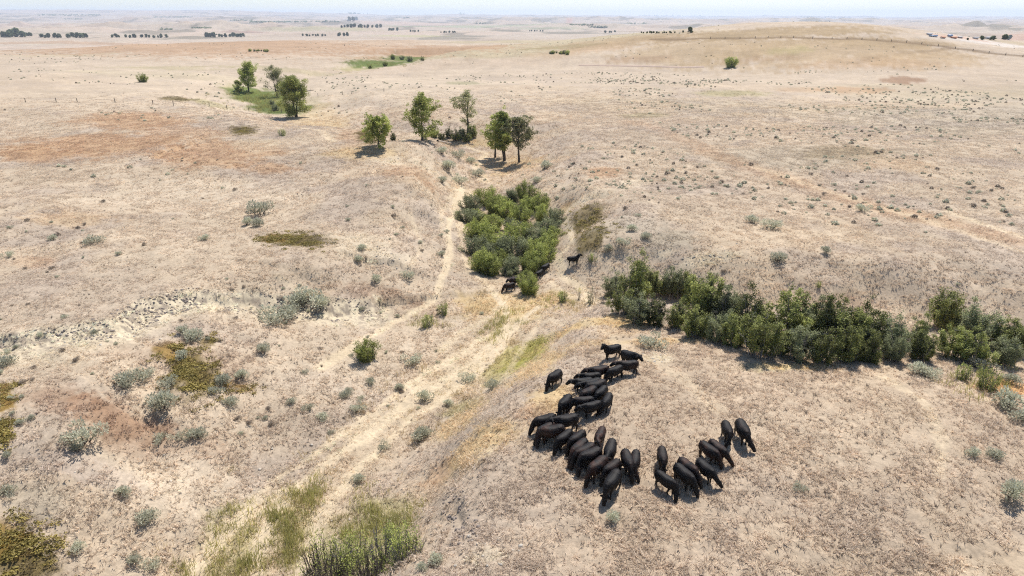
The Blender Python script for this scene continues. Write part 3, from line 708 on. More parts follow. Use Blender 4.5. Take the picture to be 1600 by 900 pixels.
def gen_sage(seed, dry=False):
    rg = np.random.default_rng(seed); b = Build(); t = Build()
    lobes = [(rg.normal(size=2) * 0.22, rg.uniform(0.5, 0.85)) for _ in range(7)]
    for (lx, ly), hh in lobes:
        t.tube(spath(rg, np.array([lx * 0.2, ly * 0.2, -0.1]), np.array([lx, ly, hh * 0.6]), 4, 0.04), [0.03, 0.02, 0.014, 0.006], 4)
        n = 105; v = rg.normal(size=(n, 3)); v /= np.linalg.norm(v, axis=1, keepdims=True); v *= 0.22 * (0.5 + 0.5 * rg.random(n))[:, None]
        v[:, 2] = v[:, 2] * 1.0
        C = np.array([lx, ly, hh * 0.52]) + v; C[:, 2] = np.maximum(C[:, 2], 0.02)
        a = v / np.linalg.norm(v, axis=1, keepdims=True) * 0.6 + rg.normal(size=(n, 3)) * 0.35; a[:, 2] += 0.55; a /= np.linalg.norm(a, axis=1, keepdims=True)
        s_ = np.cross(a, rg.normal(size=(n, 3))); s_ /= np.linalg.norm(s_, axis=1, keepdims=True)
        ln = 0.075 * (0.6 + 0.9 * rg.random(n))[:, None]; wd = 0.022
        V = np.stack([C - s_ * wd * 0.4, C + s_ * wd * 0.4, C + a * ln + s_ * wd, C + a * ln - s_ * wd], 1).reshape(-1, 3)
        tone = np.clip(0.15 + 0.75 * (C[:, 2] / 0.7) + 0.2 * rg.normal(size=n), 0, 1)  # lit top and dark base put into the leaf tone
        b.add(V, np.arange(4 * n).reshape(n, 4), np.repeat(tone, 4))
    return t.mesh('stems', M_DARKTWIG), b.mesh('foliage', M_DRYSAGE if dry else M_SAGE)
def slope_at(x, y, e=1.0):
    return (zat(x + e, y) - zat(x - e, y)) / (2 * e), (zat(x, y + e) - zat(x, y - e)) / (2 * e)
def plant(name, cat, label, loc, meshes, scale=1.0, rot=None, group=None, parts=('stems', 'foliage')):
    o = bpy.data.objects.new(name, None); o.empty_display_size = 0.5; COL.objects.link(o)
    o.location = loc; o.rotation_euler = (0, 0, random.random() * 6.283 if rot is None else rot)
    o.scale = (scale, scale, scale) if isinstance(scale, (int, float)) else scale
    tag(o, label, cat, group)
    for nm, me in zip(parts, meshes): obj(nm, me, o)
    return o
random.seed(5)
ORD = 'first second third fourth fifth sixth seventh eighth ninth tenth eleventh twelfth thirteenth fourteenth fifteenth sixteenth seventeenth eighteenth nineteenth twentieth'.split()
# --- cottonwoods: (base u, v, top v, width px, options, label)
TREES = [
    (388, 144, 103, 30, dict(base=.22, stems=2, dens=.8), M_TREE, 'tall yellow-green cottonwood on the green flat, farthest tree of its clump'),
    (374, 148, 128, 12, dict(base=.2, dens=.8), M_TREE, 'thin young sapling beside the tall yellow-green cottonwood'),
    (433, 152, 108, 34, dict(base=.1, stems=2, dens=.6, gap=.25), M_TREEGREY, 'sparse grey-green tree with bare top twigs, behind the big dark cottonwood'),
    (463, 183, 126, 46, dict(base=.12, stems=2, dens=1.25), M_TREE, 'big dense dark green cottonwood with shadow at its foot'),
    (592, 230, 188, 40, dict(base=.1, dens=1.05), M_TREE, 'low round bright green tree beside the knoll, first of the row above the draw'),
    (660, 220, 157, 44, dict(base=.14, dens=1.0), M_TREE, 'tall leafy green cottonwood standing alone behind the grassy knoll'),
    (731, 213, 149, 36, dict(base=.3, stems=1, dens=.5, gap=.35, lean=.06), M_TREEGREY, 'sparse olive tree with open twiggy crown above the dark thicket'),
    (774, 247, 191, 30, dict(base=.3, dens=.8), M_TREE, 'slim green tree at the head of the draw, left of the twin-stemmed cottonwood'),
    (788, 252, 177, 34, dict(base=.3, stems=2, dens=1.1, spread=.2), M_TREE, 'tall bright green twin-stemmed cottonwood at the head of the draw'),
    (811, 254, 188, 36, dict(base=.32, dens=.75), M_TREEGREY, 'grey-green tree at the head of the draw, right of the twin-stemmed cottonwood'),
]
for i, (u, v, vt, wp, op, mt, lb) in enumerate(TREES):
    p = at(u, v); k = mpp(p)
    Ht = (v - vt) * k / 0.985; Wt = wp * k * 1.3
    plant('cottonwood_tree', 'tree', lb, p, gen_tree(900 + i, Ht, Wt, leaf=0.30, leafmat=mt, **op), rot=i * 1.3, group='cottonwoods along the draw', parts=('trunk', 'crown'))
# --- thickets of tall shrubs
SHRUB_A = [gen_shrub(500 + i, 3.0, 4.6, 2.0, 0.13, 0.2, M_SHRUB if i % 3 else M_WILLOW, upright=0.2, nst=22) for i in range(6)]
SHRUB_B = [gen_ragged(540 + i, 4.2, 3.4 + 0.6 * (i % 3), M_HEDGE if i % 4 else M_WILLOW, 1.25 + 0.2 * (i % 2)) for i in range(8)]
SHRUB_C = [gen_shrub(580 + i, 2.0, 2.2, 0.5, 0.10, 0.55, M_SHRUB, upright=0.7, nst=20, twigmat=M_TWIG) for i in range(3)]
BARE = [gen_shrub(600 + i, 2.2, 1.1, 0.25, 0.10, 0.8, M_WILLOW, upright=0.9, nst=9, twigmat=M_DARKTWIG) for i in range(2)]
def shrub_at(u, v, h, me, hm, label, group=None, name='tall_shrub', frac=0.55, zs=1.0):
    p = at(u, v, h * frac); s = h / hm
    return plant(name, 'shrub', label, (p[0], p[1], p[2] - 0.05), me, (s, s, s * zs), None, group)
THICKET = [(735, 318), (760, 306), (745, 338), (772, 322), (802, 302), (828, 314), (815, 336), (846, 332), (858, 350), (838, 366), (812, 364), (757, 362), (740, 360),
           (802, 386), (830, 386), (856, 378), (780, 402), (757, 398), (800, 412), (826, 410), (850, 398), (768, 412), (792, 422), (822, 432), (826, 446), (762, 378), (868, 338), (730, 334), (782, 312), (792, 325), (770, 345), (800, 348), (822, 300), (845, 315), (862, 366), (744, 384), (785, 388), (834, 412), (752, 408), (784, 372)]
_bands = {}
for q in THICKET: _bands.setdefault(min(int((q[1] - 298) / 26), 5), []).append(q)
_bn = ['farthest', 'second farthest', 'third farthest', 'middle', 'second nearest', 'nearest']
for i, (u, v) in enumerate(THICKET):
    k = min(int((v - 298) / 26), 5); row = sorted(_bands[k])
    lb = 'leafy green shrub of the round thicket, %s from the west in its %s band' % (ORD[row.index((u, v))], _bn[k])
    shrub_at(u, v, random.uniform(2.5, 3.4) * (.62 if v > 415 else .85 if v > 395 else 1), SHRUB_A[(i * 5 + i // 3) % 6], 3.0, lb, 'shrubs of the round thicket', zs=random.uniform(.8, 1.15))
HEDGE = [(965, 445, 3.4), (985, 440, 3.8), (1005, 436, 4.0), (1030, 440, 4.0), (1050, 436, 4.2), (1075, 450, 3.8), (1100, 462, 4.0), (1118, 470, 3.6), (1145, 480, 3.6), (1170, 490, 3.4), (1195, 500, 3.2), (1245, 492, 4.4), (1275, 505, 3.8),
         (1300, 512, 3.6), (1330, 522, 3.4), (1360, 530, 3.2), (1390, 540, 3.0), (1430, 546, 2.8), (1480, 510, 4.4), (1500, 525, 3.6), (1540, 530, 4.0), (1575, 545, 3.8), (1610, 555, 3.6),
         (975, 470, 3.0), (1000, 478, 3.2), (1030, 484, 3.2), (1060, 492, 3.2), (1090, 500, 3.4), (1120, 508, 3.2), (1150, 518, 3.2), (1185, 526, 3.2), (1215, 530, 3.4), (1250, 538, 3.6), (1285, 545, 3.2), (1320, 550, 3.2), (1355, 556, 3.0), (1400, 562, 2.8),
         (1445, 562, 2.8), (1490, 560, 3.0), (1530, 565, 3.2), (1570, 572, 3.2)]
HEDGE = [(u, v - 26 * float(ss(1200, 1480, u)), h) for u, v, h in HEDGE]
for i, (u, v, h) in enumerate(HEDGE):
    back = i < 23
    lb = 'tall %sshrub, %s from the west in the %s line of the long gully row' % ('grey-green ' if (i * 3) % 8 % 4 == 0 else 'green ', ORD[i if back else i - 23] if (i if back else i - 23) < 20 else {20: 'third from last', 21: 'second from last', 22: 'last'}[i], 'back' if back else 'front')
    lb = lb.replace('last from the west', 'last')
    shrub_at(u + random.uniform(-6, 6), v, h * random.uniform(.72, 1.05), SHRUB_B[(i * 3) % 8], 4.2, lb, 'shrubs of the long gully row', zs=random.uniform(.85, 1.15))
SINGLE = [(668, 500, 1.6, SHRUB_C[0], 2.0, 'green shrub with pale grass round it, just below the curving trail'), (692, 482, 1.5, SHRUB_C[1], 2.0, 'olive shrub behind the green one below the curving trail'),
          (572, 548, 2.0, SHRUB_A[1], 3.0, 'green shrub standing alone on the slope at the end of the trail'), (880, 462, 1.5, SHRUB_C[2], 2.0, 'low olive shrub on the pale grass by the thicket tip'),
          (925, 402, 1.3, SHRUB_C[0], 2.0, 'low light green shrub in front of the standing cow on the path'), (924, 460, 2.4, BARE[0], 2.2, 'bare upright stalks of a dead shrub on pale grass'),
          (953, 446, 2.2, BARE[1], 2.2, 'dark bare shrub at the end of the long row'), (905, 462, 1.0, BARE[1], 2.2, 'small dark bare shrub on the pale grass'),
          (1545, 590, 1.8, SHRUB_C[1], 2.0, 'thin olive shrub below the end of the long row'), (1510, 580, 1.4, SHRUB_C[2], 2.0, 'low twiggy shrub on the slope below the long row'),
          (1280, 444, 0.7, SHRUB_C[1], 2.0, 'small yellow-green bush alone on the plain above the long row'), (440, 206, 1.8, SHRUB_C[0], 2.0, 'low dark shrub in the hollow below the big cottonwood'),
          (430, 168, 2.4, SHRUB_A[0], 3.0, 'dark low shrub at the foot of the big cottonwood'), (425, 160, 2.2, SHRUB_A[3], 3.0, 'dark low shrub below the sparse grey-green tree'),
          (676, 208, 2.6, SHRUB_A[4], 3.0, 'green bush beside the tall lone cottonwood'), (700, 208, 2.6, SHRUB_B[3], 4.2, 'dark twiggy bush in the shade beneath the sparse olive tree'), (722, 208, 3.0, SHRUB_B[0], 4.2, 'dark dense bush under the sparse olive tree'), (738, 205, 3.4, SHRUB_B[6], 4.2, 'dark bush at the edge of the shade under the sparse olive tree'), (712, 212, 2.8, SHRUB_B[5], 4.2, 'low dark bush in front of the sparse olive tree'), (730, 214, 2.6, SHRUB_B[1], 4.2, 'darkest low bush at the foot of the sparse olive tree'), (690, 214, 2.2, SHRUB_B[2], 4.2, 'brown twiggy bush between the lone cottonwood and the dark thicket'),
          (615, 214, 1.8, SHRUB_B[3], 4.2, 'brown twiggy bush beside the low round tree'), (825, 212, 2.0, SHRUB_B[6], 4.2, 'dark shrub on the bank behind the grey-green tree'),
          (222, 122, 3.6, SHRUB_A[2], 3.0, 'round dark green bush alone on the far western plain'), (1142, 97, 6.0, SHRUB_A[5], 3.0, 'big round dark green bush at the foot of the hill'),
          (614, 89, 4.0, SHRUB_A[1], 3.0, 'bright green bush in the far green hollow'), (640, 92, 4.0, SHRUB_A[0], 3.0, 'grey bush at the top of the far green hollow'), (602, 100, 3.2, SHRUB_A[4], 3.0, 'round green bush at the near end of the far green hollow'), (628, 90, 3.4, SHRUB_A[3], 3.0, 'green bush in the middle of the far green hollow'),
          (660, 92, 3.0, SHRUB_B[5], 4.2, 'dark bush at the east end of the far green hollow'), (578, 104, 2.6, SHRUB_A[2], 3.0, 'low green bush on the mown-looking flat below the far hollow')]
for u, v, h, me, hm, lb in SINGLE:
    shrub_at(u, v, h, me, hm, lb, None, frac=0.5)
for i, u in enumerate(range(388, 424, 4)): shrub_at(u + random.uniform(-2, 2), 78.5 + random.uniform(-.5, .5), random.uniform(1.4, 2.6), SHRUB_A[u % 6], 3.0, 'green shrub, %s from the west in the short flat row on the far plain' % ORD[i], 'shrubs of the far western row', frac=.5)
for i, u in enumerate(range(858, 890, 4)): shrub_at(u + random.uniform(-2, 2), 82 + random.uniform(-.6, .6), random.uniform(1.4, 3.2), SHRUB_A[u % 6], 3.0, 'dark shrub, %s from the west in the row on the green strip' % ORD[i], 'shrubs of the green strip', frac=.5)
# willows in the near corner
for u, v, h, s_, lb in [(500, 868, 1.9, 0, 'grey leafless willow clump, leftmost at the picture\'s near edge'), (548, 862, 2.0, 1, 'half green willow clump in the near bush'), (600, 850, 1.9, 2, 'green willow clump at the near bush\'s uphill side'),
                     (632, 850, 1.7, 0, 'thin green willow clump at the east end of the near bush'), (575, 893, 1.9, 1, 'grey twiggy willow clump cut by the picture\'s near edge'), (520, 895, 1.8, 2, 'dark bare willow clump at the very bottom edge')]:
    if 'grey' in lb or 'bare' in lb: me = gen_shrub(650 + u, 2.0, 2.4, 0.22, 0.07, 0.75, M_SHRUB, upright=.85, nst=44, twigmat=M_DARKTWIG)
    else: me = gen_shrub(650 + u, 2.0, 2.2, 0.42, 0.07, 0.45, M_SHRUB, upright=.85, nst=32, twigmat=M_TWIG)
    shrub_at(u, v, h * 1.25, me, 2.0, lb, 'willow clumps of the near bush', name='willow_bush', frac=.5)
# --- sagebrush, each one a thing
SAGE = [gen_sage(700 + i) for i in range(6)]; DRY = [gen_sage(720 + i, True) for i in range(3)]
SG = [(12, 570, 30), (200, 602, 40), (222, 590, 30), (255, 638, 48), (132, 688, 48), (120, 706, 24), (303, 532, 34), (285, 560, 22), (262, 604, 24), (350, 600, 28), (340, 612, 22), (375, 591, 22), (362, 632, 24), (412, 550, 24),
      (430, 503, 46), (452, 494, 32), (480, 480, 48), (500, 483, 34), (466, 474, 30), (285, 520, 20), (290, 685, 24), (312, 683, 26), (255, 690, 22), (193, 772, 26), (232, 813, 36), (210, 878, 26), (236, 886, 24), (122, 860, 26), (12, 775, 24), (10, 716, 18),
      (540, 620, 20), (505, 655, 20), (480, 640, 16), (455, 630, 16), (643, 567, 26), (655, 688, 38), (625, 608, 16), (580, 600, 16), (637, 434, 18), (588, 440, 18), (405, 334, 32), (385, 352, 20), (402, 354, 22), (320, 375, 16), (148, 380, 24), (82, 375, 16), (12, 402, 14), (560, 410, 18),
      (565, 390, 16), (690, 400, 14), (730, 594, 22), (665, 625, 24), (560, 640, 20), (700, 632, 18), (770, 608, 26), (545, 612, 14), (600, 700, 16), (560, 752, 22), (1020, 540, 36), (1100, 518, 38), (1085, 522, 20), (1438, 584, 34), (1455, 588, 26), (1570, 635, 46), (1592, 652, 40), (1573, 780, 48), (1552, 714, 26), (1520, 712, 22),
      (1250, 765, 18), (958, 812, 26), (1535, 575, 30), (1575, 598, 30), (1215, 408, 26), (1175, 348, 20), (1203, 357, 26), (950, 392, 16), (975, 382, 20), (985, 360, 18), (1010, 372, 18), (700, 265, 24), (718, 287, 22), (690, 285, 18), (745, 275, 20), (850, 265, 22), (838, 285, 18), (690, 240, 20), (715, 246, 22), (735, 255, 18), (1350, 330, 20), (1290, 395, 18), (680, 880, 26), (660, 890, 20)]
def sage_region(u, v):
    if u < 560 and v > 440: return 'sagebrush on the western hillside, %s from the west in its ' + ('upper band' if v < 560 else 'middle band' if v < 650 else 'lower band')
    if u < 720 and v < 420: return 'grey sagebrush, %s from the west on the flat western terrace'
    if u < 800 and v >= 420: return 'sagebrush tuft beside the trails, %s from the west on the draw floor'
    if v > 500: return 'silvery sagebrush, %s from the west on the bare knoll of the herd'
    return 'grey sagebrush, %s from the west on the slope above the long shrub row'
_reg = {}
for q in sorted(SG): _reg.setdefault(sage_region(*q[:2]), []).append(q[:2])
for i, (u, v, wp) in enumerate(SG):
    p = at(u, v); k = mpp(p) * wp / 0.95
    reg = sage_region(u, v); reg = reg % ORD[_reg[reg].index((u, v))]
    lb = {(405, 334): 'large dark sagebrush alone on the western terrace', (1573, 780): 'round silvery sagebrush alone near the east edge of the knoll', (1020, 540): 'pale sagebrush just behind the two cows at the end of the herd',
          (958, 812): 'small dark sagebrush on bare grass in front of the nearest cow', (655, 688): 'low green sagebrush on the slope west of the herd', (1250, 765): 'tiny sagebrush alone on the open grass of the knoll', (12, 570): 'sagebrush cut by the west edge of the picture below the bank'}.get((u, v), reg)
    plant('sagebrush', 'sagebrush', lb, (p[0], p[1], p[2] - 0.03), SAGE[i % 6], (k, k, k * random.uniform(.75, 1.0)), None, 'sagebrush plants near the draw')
# more small brush on the hillside, the terrace and the far side of the draw
n_ = 0
while n_ < 150:
    u, v = random.uniform(-20, 1620), random.uniform(255, 890)
    left = u < 760 - (v - 480) * 0.6 if v > 480 else u < 720
    if not left and not (v < 480): continue
    if 700 < u < 890 and 280 < v < 470: continue
    p = at(u, v)
    if fbm(np.array([p[0] / 14]), np.array([p[1] / 14]), 2, 401)[0] < (0.02 if left else 0.12): continue
    s_ = random.uniform(.28, .75) * (1.25 if v < 400 else 1)
    dry = random.random() < .45
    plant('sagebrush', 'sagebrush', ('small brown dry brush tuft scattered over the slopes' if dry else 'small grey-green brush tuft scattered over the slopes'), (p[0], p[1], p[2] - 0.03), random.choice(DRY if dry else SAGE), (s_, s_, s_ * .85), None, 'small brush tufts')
    n_ += 1
# far sagebrush flats: too many to count
def brush_points(n, r0, r1, thr, wl, sd, gate=None):
    x, y = sample_ring(n, r0, r1, 42, 0.6)
    k = fbm(x / wl, y / wl, 3, sd)
    m = RNG.random(len(x)) < ss(thr, thr + 0.25, k)
    if gate is not None: m &= gate(x, y)
    x, y = x[m], y[m]; return np.c_[x, y, zat(x, y) - 0.03]
def small_sage(seed, dry=False):
    rg = np.random.default_rng(seed); b = Build(); n = 70
    v = rg.normal(size=(n, 3)); v /= np.linalg.norm(v, axis=1, keepdims=True); v[:, 2] = np.abs(v[:, 2])
    C = v * np.array([.42, .42, .5]) * (0.6 + 0.4 * rg.random(n))[:, None]
    b.leaves(C, 0.2, np.clip(0.2 + C[:, 2] * 1.3 + 0.2 * rg.normal(size=n), 0, 1), rng=rg)  # tone painted by height: lit crown, shaded foot
    return b.mesh('far_brush', M_DRYSAGE if dry else M_SAGE)
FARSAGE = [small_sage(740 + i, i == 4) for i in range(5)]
th_ = lambda x, y: np.arctan2(x, y)
p1 = brush_points(9000, 105, 420, 0.02, 26, 411, lambda x, y: th_(x, y) > 0.06)
p2 = brush_points(3500, 105, 420, 0.12, 22, 421, lambda x, y: th_(x, y) <= 0.06)
p3 = brush_points(2600, 380, 900, 0.12, 40, 431)
pp = np.concatenate([p1, p2, p3])
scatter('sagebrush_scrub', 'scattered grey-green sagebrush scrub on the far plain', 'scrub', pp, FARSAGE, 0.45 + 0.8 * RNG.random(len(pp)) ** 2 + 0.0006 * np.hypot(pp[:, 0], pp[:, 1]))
# clods and dry tufts of the cut bank and the eroded slopes
cl = Build(); rg = np.random.default_rng(77)
def clod(seed, mat):
    rg = np.random.default_rng(seed); b = Build()
    bm = bmesh.new(); bmesh.ops.create_icosphere(bm, subdivisions=1, radius=0.5)
    V = np.array([v.co for v in bm.verts]); F = np.array([[q.index for q in f.verts] for f in bm.faces]); bm.free()
    V = V * (0.75 + 0.5 * rg.random((len(V), 1))) * np.array([1.0, .75, .55]); b.add(V, F, .5)
    return b.mesh('clod', mat)
CL = [clod(i, M_CLOD) for i in range(4)]; RK = [clod(10 + i, M_ROCK) for i in range(3)]
def along(L, n, w0, w1):
    L = np.asarray(L); seg = np.hypot(*np.diff(L, axis=0).T); t = RNG.random(n) * seg.sum(); cs = np.concatenate([[0], np.cumsum(seg)])
    i = np.clip(np.searchsorted(cs, t) - 1, 0, len(seg) - 1); f = (t - cs[i]) / seg[i]
    p = L[i] + (L[i + 1] - L[i]) * f[:, None]; d = (L[i + 1] - L[i]) / seg[i][:, None]; nrm = np.c_[-d[:, 1], d[:, 0]]
    return p + nrm * (w0 + (w1 - w0) * RNG.random(n))[:, None]
tk = None
q = np.concatenate([along(BANK, 1500, -3.4, 0.4), along(SCARP[0], 90, -1.2, 0.2), along(SCARP[1], 120, -2, .3), along(SCARP[2], 60, -1.5, .2), along(SCARP[3], 60, -1.5, .2)])
q = q[fbm(q[:, 0] / 3, q[:, 1] / 3, 2, 441) > -0.15]
scatter('earth_clods', 'grey crumbled earth clods along the cut bank', 'earth', np.c_[q, zat(q[:, 0], q[:, 1])], CL, 0.12 + 0.28 * RNG.random(len(q)) ** 2)
rp = [at(u + RNG.normal() * su, v + RNG.normal() * sv) for u, v, su, sv, n in [(915, 315, 18, 5, 60), (1110, 400, 26, 7, 60), (990, 287, 14, 5, 25), (1030, 562, 14, 5, 25), (400, 220, 20, 8, 40), (610, 400, 30, 12, 50), (640, 255, 40, 8, 50), (300, 720, 150, 50, 50), (760, 860, 30, 14, 20), (1330, 475, 40, 12, 30), (120, 525, 70, 6, 60)] for _ in range(n)]
scatter('pale_stones', 'small pale stones strewn on the eroded slopes', 'stones', np.array(rp), RK, 0.10 + 0.28 * RNG.random(len(rp)) ** 2)
# tall grass: green in the near hollow, straw on the draw floor
def tall_patch(seed, mat, h, lean, n=26):
    rg = np.random.default_rng(seed); b = Build(); C = np.c_[rg.normal(size=(n, 2)) * .36, np.full(n, -.05)]
    b.blades(C, h, 0.05, lean, np.clip(rg.uniform(.3, .7) + .25 * rg.normal(size=n), 0, 1), rg)
    return b.mesh('tall_grass_patch', mat)
TG = [tall_patch(i, M_TALLGREEN, .55, .5) for i in range(4)]
tp = [at(u + RNG.normal() * su, v + RNG.normal() * sv) for u, v, su, sv, n in [(370, 850, 20, 32, 150), (432, 800, 8, 14, 50), (462, 782, 9, 14, 40), (455, 850, 12, 26, 80), (492, 772, 6, 12, 30), (600, 800, 26, 14, 120), (640, 800, 12, 14, 40), (560, 830, 30, 16, 60), (790, 500, 14, 12, 50), (770, 520, 10, 8, 30), (380, 890, 26, 14, 60), (300, 900, 26, 20, 30), (660, 505, 16, 6, 20), (1545, 600, 26, 10, 40), (870, 470, 22, 10, 40)] for _ in range(int(n * .8))]
tp = np.array(tp); tp = tp[fbm(tp[:, 0] / 0.9 + tp[:, 1] / 2.5, tp[:, 1] / 2.2, 2, 451) > -0.12]
tp = np.concatenate([tp, [at(u + RNG.normal() * su, v + RNG.normal() * sv) for u, v, su, sv, n in [(400, 152, 22, 5, 160), (430, 168, 20, 4, 140), (600, 101, 24, 1.6, 60)] for _ in range(n)]])
scatter('tall_green_grass', 'tall green grass in the near hollow and damp draw', 'grass', np.array(tp), TG, (0.7 + 0.6 * RNG.random(len(tp))) * (1 + 0.8 * (tp[:, 1] > 150)))
SGR = [tall_patch(30 + i, M_STRAWTALL, .45, .6) for i in range(4)]
q = np.concatenate([along(DRAW_B[1:-1, :2], 420, -6.5, 1.0), along(DRAW_A[:7, :2], 380, -5.0, 5.0), along(DRAW_A[7:13, :2], 220, -5.0, 5.0)])
q = q[fbm(q[:, 0] / 2.5, q[:, 1] / 2.5, 2, 461) > -0.1]
q = q[paint(q[:, 0], q[:, 1])[1] > 0.6]
scatter('tall_straw_grass', 'tall pale straw grass along the draw floors', 'grass', np.c_[q, zat(q[:, 0], q[:, 1])], SGR, 0.6 + 0.6 * RNG.random(len(q)))

# creeping juniper mats on the moist slopes
def mat_clump(seed):
    rg = np.random.default_rng(seed); b = Build(); n = 60
    C = np.c_[rg.normal(size=(n, 2)) * .3, np.abs(rg.normal(size=n)) * .05 + .02]
    b.leaves(C, 0.16, np.clip(rg.random() * .6 + .3 * rg.random(n), 0, 1), up=1.0, rng=rg)
    return b.mesh('juniper_mat', M_JUNIPER)
JM = [mat_clump(820 + i) for i in range(5)]
jp = [at(u + RNG.normal() * su * .55, v + RNG.normal() * sv * .55) for u, v, su, sv, n in [(300, 583, 42, 38, 170), (262, 548, 28, 15, 40), (325, 535, 15, 9, 20), (372, 606, 26, 7, 20), (462, 377, 54, 11, 140), (425, 372, 22, 8, 30), (378, 204, 22, 9, 60), (915, 342, 32, 20, 130), (925, 366, 26, 12, 70), (8, 625, 20, 28, 50), (6, 670, 16, 28, 40), (30, 865, 62, 44, 190), (573, 212, 14, 7, 30)] for _ in range(n)]
jp = np.array(jp); jp = jp[fbm(jp[:, 0] / 1.4, jp[:, 1] / 1.4, 2, 471) > -0.15]
scatter('juniper_mats', 'olive and rusty creeping juniper mats on the slopes', 'ground cover', np.array(jp), JM, 0.5 + 0.6 * RNG.random(len(jp)))

def speck(seed):  # dark dry tuft, added to read as a shadow speck in the grass
    rg = np.random.default_rng(seed); b = Build(); n = 16
    b.blades(np.c_[rg.normal(size=(n, 2)) * .035, np.full(n, -.02)], 0.17, 0.03, 1.0, np.clip(rg.random(n), 0, 1), rg)
    return b.mesh('dark_tuft', M_DRYSAGE)
x, y = sample_ring(18000, 20, 260, 43, 0.3)
m = RNG.random(len(x)) < paint(x, y)[1] * ss(-0.3, 0.3, fbm(x / 6, y / 6, 3, 481))
x, y = x[m], y[m]
scatter('shadow_speck_tufts', 'tiny dark dry tufts added as shadow specks through the short grass', 'weeds', np.c_[x, y, zat(x, y)], [speck(840 + i) for i in range(4)], 0.6 + 1.0 * RNG.random(len(x)) ** 2)

# ------------------------------------------------------------------ cattle
def loft(path, hw, hh, k=14, ex=2.3, closed=True):
    """closed skin through ellipses set across a path"""
    path = np.asarray(path, float); tg = np.gradient(path, axis=0); tg /= np.linalg.norm(tg, axis=1, keepdims=True)
    y = np.array([0, 1., 0]) if abs(tg[len(tg) // 2][1]) < .75 else np.array([.8, 0, -.6]); y = y - tg * (tg @ y)[:, None]; y /= np.linalg.norm(y, axis=1, keepdims=True); up = np.cross(tg, y)
    ph = np.arange(k) * 2 * math.pi / k; c, s = np.cos(ph), np.sin(ph)
    c = np.sign(c) * np.abs(c) ** (2 / ex); s = np.sign(s) * np.abs(s) ** (2 / ex)
    V = path[:, None] + y[:, None] * (np.asarray(hw)[:, None] * c)[..., None] + up[:, None] * (np.asarray(hh)[:, None] * s)[..., None]
    n = len(path); F4 = []
    for i in range(n - 1):
        for j in range(k): F4.append((i * k + j, i * k + (j + 1) % k, (i + 1) * k + (j + 1) % k, (i + 1) * k + j))
    return V.reshape(-1, 3), F4, [tuple(range(k))[::-1], tuple(range((n - 1) * k, n * k))]
